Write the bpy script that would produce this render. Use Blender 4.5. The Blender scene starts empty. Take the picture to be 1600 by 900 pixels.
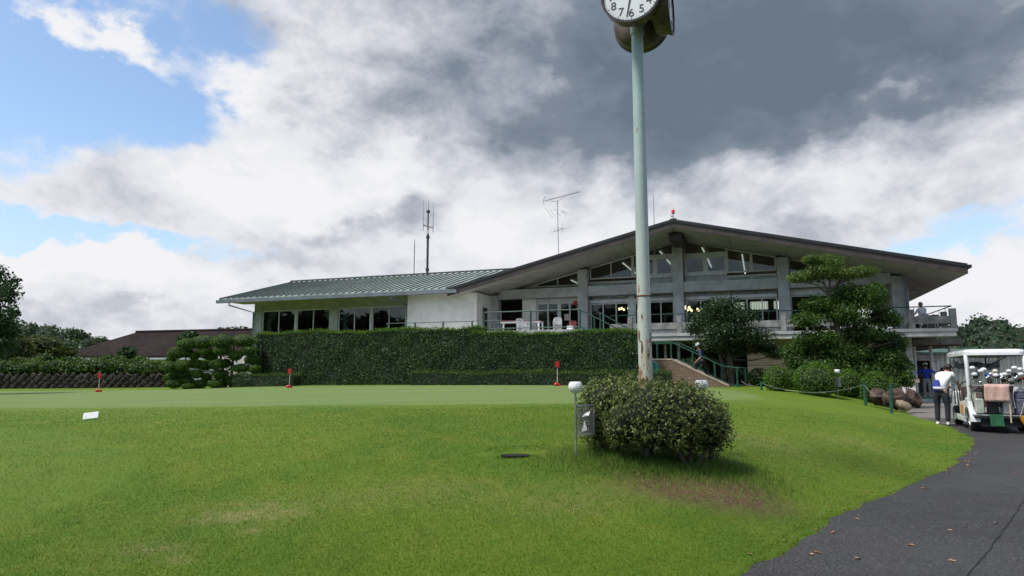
import bpy, bmesh, math, random
import numpy as np
from mathutils import Vector, Matrix, Euler

random.seed(7); RNG = np.random.default_rng(11)
SC = bpy.context.scene
COL = SC.collection
PI = math.pi

# ------------------------------------------------------------------ camera
F = 1050.0; EYE = 1.6; PITCH = math.atan(132.0 / F)
cam_d = bpy.data.cameras.new('camera'); cam = bpy.data.objects.new('camera', cam_d); COL.objects.link(cam)
cam.location = (0, 0, EYE); cam.rotation_euler = (PI / 2 + PITCH, 0, 0)
cam_d.sensor_width = 36; cam_d.lens = 36 * F / 1600; cam_d.clip_start = 0.05; cam_d.clip_end = 6000
SC.camera = cam
SC.view_settings.view_transform = 'Standard'; SC.view_settings.look = 'None'
SC.view_settings.gamma = 1.0; SC.view_settings.use_curve_mapping = False
SC.view_settings.exposure = 0.85

# ------------------------------------------------------------------ sun and sky
SUN_EL, SUN_AZ = 58.0, -115.0          # azimuth from +Y (view direction), clockwise
sd = bpy.data.lights.new('sun', 'SUN'); sun = bpy.data.objects.new('sun', sd); COL.objects.link(sun)
sd.energy = 2.5; sd.angle = math.radians(12); sd.color = (1.0, 0.965, 0.91)
_d = Vector((math.sin(math.radians(SUN_AZ)) * math.cos(math.radians(SUN_EL)),
             math.cos(math.radians(SUN_AZ)) * math.cos(math.radians(SUN_EL)), math.sin(math.radians(SUN_EL))))
sun.rotation_euler = (-_d).to_track_quat('-Z', 'Y').to_euler(); sun.location = (0, 0, 60)

class NG:
    """small helper to write node graphs as expressions"""
    def __init__(s, nt): s.nt = nt; s.n = nt.nodes; s.l = nt.links
    def new(s, t, **k):
        n = s.n.new(t)
        for a, b in k.items(): setattr(n, a, b)
        return n
    def put(s, sock, v):
        if v is None: return
        if isinstance(v, bpy.types.NodeSocket): s.l.new(v, sock)
        elif isinstance(v, (tuple, list)) and sock.type == 'RGBA' and len(v) == 3: sock.default_value = (*v, 1)
        else: sock.default_value = v
    def m(s, op, a, b=None, c=None, clamp=False):
        n = s.new('ShaderNodeMath', operation=op, use_clamp=clamp)
        for i, v in enumerate((a, b, c)): s.put(n.inputs[i], v)
        return n.outputs[0]
    def add(s, *a):
        r = a[0]
        for b in a[1:]: r = s.m('ADD', r, b)
        return r
    def mul(s, a, b): return s.m('MULTIPLY', a, b)
    def sub(s, a, b): return s.m('SUBTRACT', a, b)
    def ramp(s, x, lo, hi, a=0.0, b=1.0, kind='SMOOTHSTEP'):
        n = s.new('ShaderNodeMapRange', interpolation_type=kind)
        s.put(n.inputs['Value'], x); s.put(n.inputs['From Min'], lo); s.put(n.inputs['From Max'], hi)
        s.put(n.inputs['To Min'], a); s.put(n.inputs['To Max'], b)
        return n.outputs['Result']
    def noise(s, vec, scale, detail=4, rough=.5, dist=0.0, dims='3D', out='Fac'):
        n = s.new('ShaderNodeTexNoise', noise_dimensions=dims)
        s.put(n.inputs['Vector'], vec); s.put(n.inputs['Scale'], scale); s.put(n.inputs['Detail'], detail)
        s.put(n.inputs['Roughness'], rough); s.put(n.inputs['Distortion'], dist)
        return n.outputs[out]
    def comb(s, x, y, z):
        n = s.new('ShaderNodeCombineXYZ')
        for i, v in enumerate((x, y, z)): s.put(n.inputs[i], v)
        return n.outputs[0]
    def sep(s, v):
        n = s.new('ShaderNodeSeparateXYZ'); s.put(n.inputs[0], v); return n.outputs
    def mix(s, f, a, b, blend='MIX'):
        n = s.new('ShaderNodeMix', data_type='RGBA', blend_type=blend)
        s.put(n.inputs[0], f); s.put(n.inputs[6], a); s.put(n.inputs[7], b)
        return n.outputs[2]

def pix_dir(px, py):
    x = (px - 800) / F; y = -(py - 450) / F
    return Vector((x, math.cos(PITCH) - y * math.sin(PITCH), math.sin(PITCH) + y * math.cos(PITCH))).normalized()

W = bpy.data.worlds.new('World'); SC.world = W; W.use_nodes = True
g = NG(W.node_tree); g.n.clear()
tc = g.new('ShaderNodeTexCoord'); dirv = tc.outputs['Generated']
sky = g.new('ShaderNodeTexSky', sky_type='NISHITA'); sky.sun_disc = False
sky.sun_elevation = math.radians(SUN_EL); sky.sun_rotation = math.radians(SUN_AZ)
sky.air_density = 1.0; sky.dust_density = 1.2; sky.ozone_density = 1.5
sx, sy, sz = g.sep(dirv)
az = g.m('ARCTAN2', sx, sy); el = g.m('ARCSINE', sz)
# cloud-space coordinates: sky plane seen from below, flattened towards the horizon
den = g.m('ADD', g.m('MAXIMUM', sz, 0.0), 0.22)
cx_ = g.m('DIVIDE', sx, den); cy_ = g.m('DIVIDE', sy, den)
cv = g.comb(cx_, cy_, 0.0)
angv = g.comb(az, g.mul(el, 1.5), 0.3)
w1 = g.noise(angv, 4.5, 6, .58, 0.0, out='Color')
w1s = g.sep(w1)
w2s = g.sep(g.noise(angv, 15.0, 5, .6, 0.0, out='Color'))
def warp(base, i, k1, k2):
    return g.add(base, g.mul(g.sub(w1s[i], .5), k1), g.mul(g.sub(w2s[i], .5), k2))
azw = warp(az, 0, .42, .13); elw = warp(el, 1, .22, .09)
azs = warp(az, 0, .22, .05); els = warp(el, 1, .12, .03)
def lobe(px, py, rx, ry, amp, soft=False, rot=0.0):
    d = pix_dir(px, py); a0 = math.atan2(d.x, d.y); e0 = math.asin(d.z)
    A_, E_ = (azs, els) if soft else (azw, elw)
    da = g.sub(A_, a0); de = g.sub(E_, e0)
    c, s_ = math.cos(rot), math.sin(rot)
    u = g.mul(g.add(g.mul(da, c), g.mul(de, s_)), F / rx)
    v = g.mul(g.add(g.mul(de, c), g.mul(da, -s_)), F / ry)
    q = g.add(g.mul(u, u), g.mul(v, v))
    return g.mul(g.m('EXPONENT', g.mul(q, -1.0)), amp)
# cloud cover: broken cumulus everywhere plus the masses of this view
base = g.add(g.mul(g.sub(g.noise(cv, 1.6, 9, .6, .3), .46), 1.3), g.mul(g.sub(g.noise(angv, 2.6, 8, .6, .2), .5), .7))
fine = g.mul(g.sub(g.noise(angv, 9.0, 9, .62, .25), .5), 1.25)
cover = g.add(base, fine, 0.42)
for a in [(1150, 110, 620, 260, 1.3, True), (560, 260, 270, 200, 1.05, True), (430, 110, 170, 70, .75), (270, 330, 130, 40, .4), (165, 50, 100, 45, 1.25, False, -.35),
          (150, 290, 280, 55, .85, True), (190, 470, 170, 75, 1.1), (480, 450, 200, 60, .7), (1250, 310, 330, 80, .8, True), (1550, 455, 150, 60, .7),
          (1230, 380, 160, 40, .25),
          (120, 130, 260, 105, -1.5, True), (330, 40, 120, 60, -.5), (260, 392, 210, 34, -1.15), (30, 358, 110, 34, -1.0), (1490, 358, 170, 34, -.95), (320, 180, 60, 60, -.4)]:
    cover = g.add(cover, lobe(*a))
alpha = g.ramp(cover, .24, .92)
# cloud tone: white where thin or lit, grey under thick masses
shade = g.add(g.mul(g.sub(g.noise(angv, 5.0, 9, .58, .3), .5), 1.0), g.mul(g.sub(g.noise(angv, 14.0, 7, .6, .3), .5), .46), .86)
for a in [(1020, 60, 420, 190, -.50, True), (1420, 90, 360, 190, -.50, True), (980, 190, 260, 120, -.24, True), (700, 150, 140, 120, -.12, True), (1370, 215, 180, 50, -.14, True),
          (600, 350, 220, 40, -.26), (230, 500, 260, 30, -.16), (520, 420, 200, 25, -.12), (1200, 350, 200, 25, -.1), (480, 190, 120, 40, -.10), (1250, 290, 330, 60, .38), (600, 250, 110, 50, .30), (440, 310, 130, 40, .34), (330, 110, 130, 60, .3),
          (150, 420, 150, 55, .35), (900, 385, 250, 50, .22), (1390, 165, 60, 26, .34), (915, 165, 40, 26, .16), (1520, 440, 140, 60, .3), (170, 50, 120, 60, .3)]:
    shade = g.add(shade, lobe(*a))
tone = g.ramp(shade, .10, 1.0, 0, 1, 'LINEAR')
cr = g.new('ShaderNodeValToRGB'); g.put(cr.inputs[0], tone)
E_ = cr.color_ramp.elements
E_[0].position = 0; E_[0].color = (1.42, 1.80, 2.30, 1)
E_[1].position = 1; E_[1].color = (8.7, 8.7, 8.95, 1)
for p, c in ((.30, (2.05, 2.5, 3.1)), (.55, (4.6, 4.9, 5.5)), (.8, (7.6, 7.75, 8.2))):
    e = cr.color_ramp.elements.new(p); e.color = (*c, 1)
skyc = g.mix(1.0, sky.outputs[0], (1.95, 2.0, 1.98), 'MULTIPLY')
hazef = g.ramp(el, .0, .30, .55, .0)
skyc = g.mix(hazef, skyc, (6.2, 7.3, 8.6))
out = g.mix(alpha, skyc, cr.outputs[0])
bg = g.new('ShaderNodeBackground'); g.put(bg.inputs[0], out); bg.inputs[1].default_value = 0.0575
wo = g.new('ShaderNodeOutputWorld'); g.l.new(bg.outputs[0], wo.inputs[0])
W.cycles.sampling_method = 'MANUAL'; W.cycles.sample_map_resolution = 512

# ------------------------------------------------------------------ mesh helpers
class MB:
    def __init__(s): s.v = []; s.f = []
    def quadbox(s, P):
        b = len(s.v); s.v += [tuple(p) for p in P]
        s.f += [(b, b+3, b+2, b+1), (b+4, b+5, b+6, b+7), (b, b+1, b+5, b+4), (b+1, b+2, b+6, b+5), (b+2, b+3, b+7, b+6), (b+3, b, b+4, b+7)]
        return s
    def box(s, x0, x1, y0, y1, z0, z1):
        return s.quadbox([(x0, y0, z0), (x1, y0, z0), (x1, y1, z0), (x0, y1, z0), (x0, y0, z1), (x1, y0, z1), (x1, y1, z1), (x0, y1, z1)])
    def prism(s, poly, axis, a, b):
        """poly of 2-D points extruded along axis 'x','y' or 'z' from a to b"""
        n = len(poly); o = len(s.v)
        for t in (a, b):
            for p, q in poly:
                s.v.append({'x': (t, p, q), 'y': (p, t, q), 'z': (p, q, t)}[axis])
        s.f.append(tuple(range(o, o+n))); s.f.append(tuple(range(o+2*n-1, o+n-1, -1)))
        for i in range(n):
            j = (i+1) % n; s.f.append((o+j, o+i, o+n+i, o+n+j))
        return s
    def tube(s, pts, r, seg=8, cap=True):
        pts = [Vector(p) for p in pts]; n = len(pts)
        rs = r if isinstance(r, (list, tuple)) else [r]*n
        o = len(s.v)
        ref = Vector((0, 0, 1))
        prev = None
        for i, p in enumerate(pts):
            t = ((pts[min(i+1, n-1)] - pts[max(i-1, 0)])).normalized()
            if prev is None:
                a = t.cross(ref if abs(t.z) < .95 else Vector((1, 0, 0))).normalized()
            else:
                a = (prev - t*prev.dot(t)).normalized()
            prev = a; b = t.cross(a)
            for k in range(seg):
                th = 2*PI*k/seg
                s.v.append(tuple(p + (a*math.cos(th) + b*math.sin(th))*rs[i]))
        for i in range(n-1):
            for k in range(seg):
                k2 = (k+1) % seg
                s.f.append((o+i*seg+k, o+i*seg+k2, o+(i+1)*seg+k2, o+(i+1)*seg+k))
        if cap:
            s.f.append(tuple(o+k for k in range(seg))[::-1]); s.f.append(tuple(o+(n-1)*seg+k for k in range(seg)))
        return s
    def lathe(s, prof, seg=16, c=(0, 0, 0), axis='z', caps=True):
        o = len(s.v); n = len(prof)
        for r, h in prof:
            for k in range(seg):
                th = 2*PI*k/seg; a, b = r*math.cos(th), r*math.sin(th)
                p = {'z': (a, b, h), 'x': (h, a, b), 'y': (b, h, a)}[axis]
                s.v.append((p[0]+c[0], p[1]+c[1], p[2]+c[2]))
        for i in range(n-1):
            for k in range(seg):
                k2 = (k+1) % seg
                s.f.append((o+i*seg+k, o+i*seg+k2, o+(i+1)*seg+k2, o+(i+1)*seg+k))
        if caps:
            s.f.append(tuple(o+k for k in range(seg))[::-1]); s.f.append(tuple(o+(n-1)*seg+k for k in range(seg)))
        return s
    def blob(s, c, rx, ry, rz, seg=10, rings=6, jit=0.0):
        o = len(s.v); c = Vector(c)
        s.v.append((c.x, c.y, c.z - rz))
        for i in range(1, rings):
            ph = -PI/2 + PI*i/rings
            for k in range(seg):
                th = 2*PI*k/seg; j = 1 + random.uniform(-jit, jit)
                s.v.append((c.x + rx*j*math.cos(ph)*math.cos(th), c.y + ry*j*math.cos(ph)*math.sin(th), c.z + rz*j*math.sin(ph)))
        s.v.append((c.x, c.y, c.z + rz)); e = len(s.v) - 1
        for k in range(seg):
            k2 = (k+1) % seg
            s.f.append((o, o+1+k2, o+1+k)); s.f.append((e, e-seg+k, e-seg+k2))
        for i in range(rings-2):
            for k in range(seg):
                k2 = (k+1) % seg; b = o+1+i*seg
                s.f.append((b+k, b+k2, b+seg+k2, b+seg+k))
        return s
    def poly(s, P):
        o = len(s.v); s.v += [tuple(p) for p in P]; s.f.append(tuple(range(o, o+len(P)))); return s
    def build(s, name, mat, parent=None, smooth=False, off=(0, 0, 0), bevel=0, auto=None):
        me = bpy.data.meshes.new(name)
        if off != (0, 0, 0): s.v = [(a-off[0], b-off[1], c-off[2]) for a, b, c in s.v]
        me.from_pydata(s.v, [], s.f); me.update()
        bm = bmesh.new(); bm.from_mesh(me); bmesh.ops.recalc_face_normals(bm, faces=bm.faces); bm.to_mesh(me); bm.free()
        o = bpy.data.objects.new(name, me); COL.objects.link(o)
        me.materials.append(mat)
        if smooth:
            me.polygons.foreach_set('use_smooth', [True]*len(me.polygons))
            if smooth != 'all':
                me.set_sharp_from_angle(angle=math.radians(40))
        if bevel:
            b = o.modifiers.new('bevel', 'BEVEL'); b.width = bevel; b.segments = 2; b.limit_method = 'ANGLE'; b.angle_limit = math.radians(50)
        if parent: o.parent = parent
        return o

def tag(o, label, cat, group=None, kind=None):
    if label: o['label'] = label
    if cat: o['category'] = cat
    if group: o['group'] = group
    if kind: o['kind'] = kind
    return o
def struct(o): o['kind'] = 'structure'; return o
def thing(name, label, cat, loc=(0, 0, 0), rotz=0.0, group=None):
    o = bpy.data.objects.new(name, None); COL.objects.link(o); o.empty_display_size = .2
    o.location = loc; o.rotation_euler = (0, 0, rotz)
    return tag(o, label, cat, group)
def dup(root, loc=None, rotz=None, label=None, parent=None):
    r = root.copy(); COL.objects.link(r)
    if parent is not None: r.parent = parent
    if loc is not None: r.location = loc
    if rotz is not None: r.rotation_euler = (0, 0, rotz)
    if label: r['label'] = label
    for ch in root.children: dup(ch, parent=r)
    return r

# clubhouse frame: u along the facade to the right, v away from the camera
AN = math.radians(20.2)
UX = Vector((math.cos(AN), -math.sin(AN), 0)); VX = Vector((math.sin(AN), math.cos(AN), 0)); OB = Vector((7.825, 33.6, 0))
def P(u, v, z=0.0): q = OB + UX*u + VX*v; return Vector((q.x, q.y, z))
def bthing(name, label, cat, u, v, z, group=None): return thing(name, label, cat, P(u, v, z), -AN, group)
def onv(px, py, v):
    d = pix_dir(px, py); C = Vector((0, 0, EYE)); t = (OB + VX*v - C).dot(VX) / d.dot(VX); q = C + d*t
    return (q - OB).dot(UX), q.z
def ond(px, py, Y):
    d = pix_dir(px, py); return Vector((0, 0, EYE)) + d*(Y/d.y)

# ------------------------------------------------------------------ materials
MATS = {}
def pmat(name, col, rough=.6, var=.18, scale=6.0, bump=0.0, bscale=40.0, metal=0.0, spec=.4, col2=None, stain=0.0, stain_col=(.05, .045, .04), stain_scale=(2, 2, .5), coat=0.0, sheen=0.0):
    if name in MATS: return MATS[name]
    m = bpy.data.materials.new(name); m.use_nodes = True; h = NG(m.node_tree)
    b = h.n['Principled BSDF']; t = h.new('ShaderNodeTexCoord').outputs['Object']
    c2 = col2 or tuple(max(0, x*(1-var*1.6)) for x in col); c1 = tuple(min(1, x*(1+var*.5)) for x in col)
    c = h.mix(h.ramp(h.noise(t, scale, 6, .6), .35, .65), c1, c2)
    if stain:
        mp = h.new('ShaderNodeMapping'); mp.inputs['Scale'].default_value = stain_scale; h.l.new(t, mp.inputs[0])
        c = h.mix(h.mul(h.ramp(h.noise(mp.outputs[0], 1.6, 8, .65), .5, .75), stain), c, stain_col)
    h.put(b.inputs['Base Color'], c); b.inputs['Metallic'].default_value = metal; b.inputs['Specular IOR Level'].default_value = spec
    h.put(b.inputs['Roughness'], h.ramp(h.noise(t, scale*2.3, 3), .3, .7, max(.02, rough-.08), min(1, rough+.08)))
    b.inputs['Coat Weight'].default_value = coat
    if sheen: b.inputs['Sheen Weight'].default_value = sheen
    if bump:
        bn = h.new('ShaderNodeBump'); bn.inputs['Strength'].default_value = bump; bn.inputs['Distance'].default_value = .02
        h.put(bn.inputs['Height'], h.noise(t, bscale, 5, .6)); h.l.new(bn.outputs[0], b.inputs['Normal'])
    MATS[name] = m; return m
def leafmat(name, dark, mid, light, trans=.35, rough=.5, patch=0.0, patch_col=(.2, .15, .05), pscale=2.5):
    if name in MATS: return MATS[name]
    m = bpy.data.materials.new(name); m.use_nodes = True; h = NG(m.node_tree); b = h.n['Principled BSDF']
    ge = h.new('ShaderNodeNewGeometry'); rnd = ge.outputs['Random Per Island']
    cr = h.new('ShaderNodeValToRGB'); h.put(cr.inputs[0], rnd)
    e = cr.color_ramp.elements; e[0].color = (*dark, 1); e[1].color = (*light, 1); k = e.new(.55); k.color = (*mid, 1)
    big = h.noise(ge.outputs['Position'], pscale, 3, .55)
    c = h.mix(h.ramp(big, .38, .62, 0, .55), cr.outputs[0], dark)
    if patch: c = h.mix(h.mul(h.ramp(h.noise(ge.outputs['Position'], pscale*1.7, 4, .6), .58, .72), patch), c, patch_col)
    h.put(b.inputs['Base Color'], c); b.inputs['Roughness'].default_value = rough; b.inputs['Specular IOR Level'].default_value = .3
    tr = h.new('ShaderNodeBsdfTranslucent'); h.put(tr.inputs[0], c)
    mx = h.new('ShaderNodeMixShader'); mx.inputs[0].default_value = trans
    h.l.new(b.outputs[0], mx.inputs[1]); h.l.new(tr.outputs[0], mx.inputs[2]); h.l.new(mx.outputs[0], h.n['Material Output'].inputs[0])
    MATS[name] = m; return m
def glassmat(name, tint=(.9, .95, .93), refl=1.0):
    if name in MATS: return MATS[name]
    m = bpy.data.materials.new(name); m.use_nodes = True; h = NG(m.node_tree); h.n.remove(h.n['Principled BSDF'])
    t = h.new('ShaderNodeBsdfTransparent'); h.put(t.inputs[0], tint)
    gl = h.new('ShaderNodeBsdfGlossy'); gl.inputs['Roughness'].default_value = .015
    fr = h.new('ShaderNodeFresnel'); fr.inputs[0].default_value = 1.5
    bn = h.new('ShaderNodeBump'); bn.inputs['Strength'].default_value = .02; bn.inputs['Distance'].default_value = .05
    h.put(bn.inputs['Height'], h.noise(h.new('ShaderNodeTexCoord').outputs['Object'], .9, 2)); h.l.new(bn.outputs[0], gl.inputs['Normal'])
    mx = h.new('ShaderNodeMixShader'); h.put(mx.inputs[0], h.m('MULTIPLY', fr.outputs[0], refl))
    h.l.new(t.outputs[0], mx.inputs[1]); h.l.new(gl.outputs[0], mx.inputs[2]); h.l.new(mx.outputs[0], h.n['Material Output'].inputs[0])
    MATS[name] = m; return m
def emat(name, col, s):
    if name in MATS: return MATS[name]
    m = bpy.data.materials.new(name); m.use_nodes = True; b = m.node_tree.nodes['Principled BSDF']
    b.inputs['Base Color'].default_value = (*col, 1); b.inputs['Emission Color'].default_value = (*col, 1); b.inputs['Emission Strength'].default_value = s
    MATS[name] = m; return m

# fast quad / triangle clouds for foliage and grass
def card_mesh(name, verts, k, mat, parent=None, off=(0, 0, 0)):
    verts = np.asarray(verts, dtype=np.float32).reshape(-1, 3) - np.array(off, dtype=np.float32)
    n = len(verts)//k
    me = bpy.data.meshes.new(name); me.vertices.add(len(verts)); me.vertices.foreach_set('co', verts.ravel())
    me.loops.add(n*k); me.loops.foreach_set('vertex_index', np.arange(n*k, dtype=np.int32))
    me.polygons.add(n); me.polygons.foreach_set('loop_start', np.arange(0, n*k, k, dtype=np.int32))
    me.update(calc_edges=True); me.validate()
    o = bpy.data.objects.new(name, me); COL.objects.link(o); me.materials.append(mat)
    if parent: o.parent = parent
    return o
def unit(a): return a / np.maximum(np.linalg.norm(a, axis=1, keepdims=True), 1e-6)
def cards(Pn, Nn, size, aspect=.5, spread=.8, sj=.35, up=0.0):
    """leaf-shaped quads at Pn, roughly facing Nn"""
    n = len(Pn); nr = unit(Nn + RNG.normal(0, spread, (n, 3)))
    t = RNG.normal(0, 1, (n, 3)); t[:, 2] += up
    t = unit(t - nr*np.sum(t*nr, axis=1, keepdims=True)); b = np.cross(nr, t)
    L = (size*(1 + RNG.uniform(-sj, sj, n)))[:, None]; Wd = L*aspect
    bend = nr*L*.12
    return np.stack([Pn - t*L*.5 - bend, Pn + b*Wd*.5 + t*L*.05, Pn + t*L*.5 - bend, Pn - b*Wd*.5 + t*L*.05], axis=1).reshape(-1, 3)
def sph(n):
    a = RNG.normal(0, 1, (n, 3)); return unit(a)
def ellips(c, r, n, lo=.75, hi=1.03, zmin=-1.0):
    d = sph(int(n*1.0)); d = d[d[:, 2] > zmin]
    k = RNG.uniform(lo, hi, (len(d), 1)); return np.array(c) + d*k*np.array(r), d
# ------------------------------------------------------------------ ground
_ey = np.array([-60, -3, 1.5, 3, 4.2, 5.24, 6.56, 7.85, 9.28, 10.68, 13.56, 15.35, 18.22, 21.5, 25, 28, 33, 40, 200.])
_ex = np.array([-.6, -.6, -.3, .2, .9, 1.67, 2.8, 3.98, 5.5, 6.85, 9.17, 10.04, 11.26, 12.5, 14.5, 16.6, 18, 19, 19.])
def edge_x(y):
    y = np.asarray(y, dtype=float)
    k = .35
    x = sum(np.interp(y + d, _ey, _ex) for d in (-k, -k/2, 0, k/2, k))/5
    return x + .035*np.sin(y*3.1 + 1) + .03*np.sin(y*7.7) + .02*np.sin(y*17.3 + 2)
def path_z(y): return np.interp(y, [-5, 4, 8, 13.5, 16, 22, 34, 60], [0, .05, .14, .24, .29, .27, .15, .10])
_cp = [(-8, 0, 0), (-4, 0, 0), (0, 0, 0), (0, 3, .03), (-5, 4, .05), (-10, 5, .15), (-16, 6, .25), (0, 5.5, .16), (-3, 6, .20), (-6, 8, .45), (0, 7, .42),
       (.75, 8.1, .63), (1.62, 8.1, .56), (2.4, 8.2, .54), (.05, 8.3, .62), (-1.5, 11, .80), (2, 11, .80), (-8, 13, .72), (0, 14.3, .93), (-4.3, 15.3, .89),
       (-10.15, 18, .79), (-18, 18, .70), (7.58, 23, 1.02), (8.28, 22, .92), (9.39, 20, .65), (10.3, 18.6, .48), (-17, 28, .80), (-9.35, 28.5, .96), (1.54, 23, 1.13),
       (5, 26, 1.08), (3.5, 16, .98), (4.5, 11, .58), (7, 17, .78), (-13.3, 35.3, .90), (2.9, 29.3, 1.05), (9.8, 28.6, .97), (13.5, 27, .9), (-28.6, 38, .68), (-40, 38, .65),
       (-15.3, 34.5, .80), (12, 33, .95), (0, 40, 1.0), (-20, 47, .9), (12, 45, .9), (-40, 20, .6), (-30, 8, .3), (14.6, 29.5, .8)]
for y_ in (-3, 2, 4.2, 5.24, 6.56, 7.85, 9.28, 10.68, 13.56, 15.35, 18.22, 21.5, 25, 28, 33, 40): _cp.append((float(edge_x(y_)), y_, float(path_z(y_)) + .03))
_cp = np.array(_cp, dtype=float)
def _tk(r2): return np.where(r2 > 1e-9, .5*r2*np.log(np.maximum(r2, 1e-9)), 0)
_n = len(_cp); _K = _tk(((_cp[:, None, :2] - _cp[None, :, :2])**2).sum(2)) + np.eye(_n)*.6
_Pm = np.c_[np.ones(_n), _cp[:, :2]]; _M = np.block([[_K, _Pm], [_Pm.T, np.zeros((3, 3))]])
_wt = np.linalg.solve(_M, np.r_[_cp[:, 2], 0, 0, 0])
def lawn_raw(x, y):
    x = np.asarray(x, float); y = np.asarray(y, float); sh = x.shape
    q = np.stack([np.clip(x, -45, 24).ravel(), np.clip(y, -8, 52).ravel()], 1)
    z = np.empty(len(q))
    for i in range(0, len(q), 20000):
        c = q[i:i+20000]; r2 = ((c[:, None, :] - _cp[None, :, :2])**2).sum(2)
        z[i:i+20000] = _tk(r2) @ _wt[:_n] + _wt[_n] + c @ _wt[_n+1:]
    d = np.hypot(x, y - 20).ravel(); k = np.clip((d - 55)/60, 0, 1); k = k*k*(3-2*k)
    return (z*(1-k) + .2*k).reshape(sh)
def ss(a, lo, hi): t = np.clip((a-lo)/(hi-lo), 0, 1); return t*t*(3-2*t)
def lawn_z(x, y):
    x = np.asarray(x, float); y = np.asarray(y, float)
    s = edge_x(y) - x; zp = path_z(y); z = lawn_raw(x, y)
    k = ss(s, 0, 1.3); zl = (zp + .012 + .03*ss(s, 0, .15))*(1-k) + np.maximum(z, zp + .03)*k
    zz = np.where(s > 0, zl, zp + .012 - .14*ss(-s, 0, .22))
    # sunken drain hole in the turf
    d = np.hypot((x - HOLE[0])/.21, (y - HOLE[1])/.15)
    zz = zz + .035*np.exp(-((d-1.6)/.45)**2)*(y > HOLE[1])
    return zz - .035*ss(1.15 - d, 0, .25)
HOLE = (.05, 8.3)
def H(x, y): return float(lawn_z(np.array([x]), np.array([y]))[0])
def gz(x, y): return float(max(H(x, y), path_z(y))) if x > edge_x(y) else H(x, y)
def ground(px, py):
    d = pix_dir(px, py); t = 3.0
    while t < 80:
        p = Vector((0, 0, EYE)) + d*t
        if p.z < H(p.x, p.y): return p
        t += .05
    return p

def axis(*segs):
    a = []
    for lo, hi, st in segs: a += list(np.arange(lo, hi - 1e-6, st))
    return np.array(a + [segs[-1][1]])
gx = axis((-3000, -500, 500), (-500, -60, 55), (-60, -26, 2.0), (-26, -9, .5), (-9, 13, .1), (13, 26, .5), (26, 60, 4), (60, 500, 55), (500, 3000, 500))
gy = axis((-3000, -500, 500), (-500, -20, 40), (-20, -2, 1.5), (-2, 3.5, .25), (3.5, 19, .1), (19, 30, .35), (30, 60, 1.5), (60, 500, 55), (500, 3000, 500))
X, Y = np.meshgrid(gx, gy); Z = lawn_z(X, Y)
nx, ny = len(gx), len(gy)
V3 = np.stack([X, Y, Z], 2).reshape(-1, 3)
ii = (np.arange(ny-1)[:, None]*nx + np.arange(nx-1)[None, :]).ravel()
Q = np.stack([ii, ii+1, ii+nx+1, ii+nx], 1)
me = bpy.data.meshes.new('lawn'); me.vertices.add(len(V3)); me.vertices.foreach_set('co', V3.astype(np.float32).ravel())
me.loops.add(Q.size); me.loops.foreach_set('vertex_index', Q.ravel().astype(np.int32)); me.polygons.add(len(Q))
me.polygons.foreach_set('loop_start', np.arange(0, Q.size, 4, dtype=np.int32)); me.update(calc_edges=True)
me.polygons.foreach_set('use_smooth', np.ones(len(Q), dtype=bool))
lawn = bpy.data.objects.new('lawn', me); COL.objects.link(lawn); struct(lawn)

# putting greens: closed outlines on the ground (mown shorter, so a paler turf)
def inside(poly, x, y):
    r = np.zeros(x.shape, bool); n = len(poly)
    for i in range(n):
        x0, y0 = poly[i]; x1, y1 = poly[(i+1) % n]
        c = (y0 > y) != (y1 > y)
        r ^= c & (x < (x1-x0)*(y-y0)/(y1-y0+1e-12) + x0)
    return r
def polydist(poly, x, y):
    d = np.full(x.shape, 1e9); n = len(poly)
    for i in range(n):
        a = np.array(poly[i]); b = np.array(poly[(i+1) % n]); ab = b - a
        t = np.clip(((x-a[0])*ab[0] + (y-a[1])*ab[1])/(ab@ab), 0, 1)
        d = np.minimum(d, np.hypot(x-a[0]-t*ab[0], y-a[1]-t*ab[1]))
    return d
def smooth_poly(pts, it=3):
    for _ in range(it):
        q = []
        for i in range(len(pts)):
            a = np.array(pts[i]); b = np.array(pts[(i+1) % len(pts)]); q += [tuple(a*.75+b*.25), tuple(a*.25+b*.75)]
        pts = q
    return pts
GREEN = smooth_poly([(-34, 20), (-20, 18.2), (-10, 16.6), (-4.3, 15.0), (0, 14.4), (3.2, 14.9), (6.0, 17.6), (7.6, 20.6), (7.0, 23.5), (4, 26.5), (-2, 28.8), (-10, 31.8), (-22, 34), (-34, 33)])
_g2 = [ground(*p) for p in ((-250, 668), (0, 667), (130, 681), (215, 697), (234, 715), (205, 752), (110, 795), (-20, 835), (-300, 850))]
GREEN2 = smooth_poly([(p.x, p.y) for p in _g2])
_lt = ground(1095, 765); LIT = (_lt.x, _lt.y)
xf, yf = V3[:, 0], V3[:, 1]
def sdf(poly, x, y): return np.where(inside(poly, x, y), 1, -1)*polydist(poly, x, y)
near = (np.abs(xf) < 45) & (yf > -5) & (yf < 50)
m1 = np.zeros(len(V3)); m2 = np.zeros(len(V3)); m3 = np.zeros(len(V3))
m1[near] = ss(sdf(GREEN, xf[near], yf[near]), -.45, .30)*.8 + .2*ss(sdf(GREEN, xf[near], yf[near]), -1.5, 1.2)
s2 = sdf(GREEN2, xf[near], yf[near]); m2[near] = ss(s2, -.06, .10)
m3[near] = np.exp(-((xf[near]-LIT[0]-.05)/.75)**2 - ((yf[near]-LIT[1])/.42)**2)*1.6 + .9*np.exp(-((xf[near]-1.75)/.9)**2 - ((yf[near]-8.15)/.45)**2)
m4 = np.zeros(len(V3))
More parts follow.
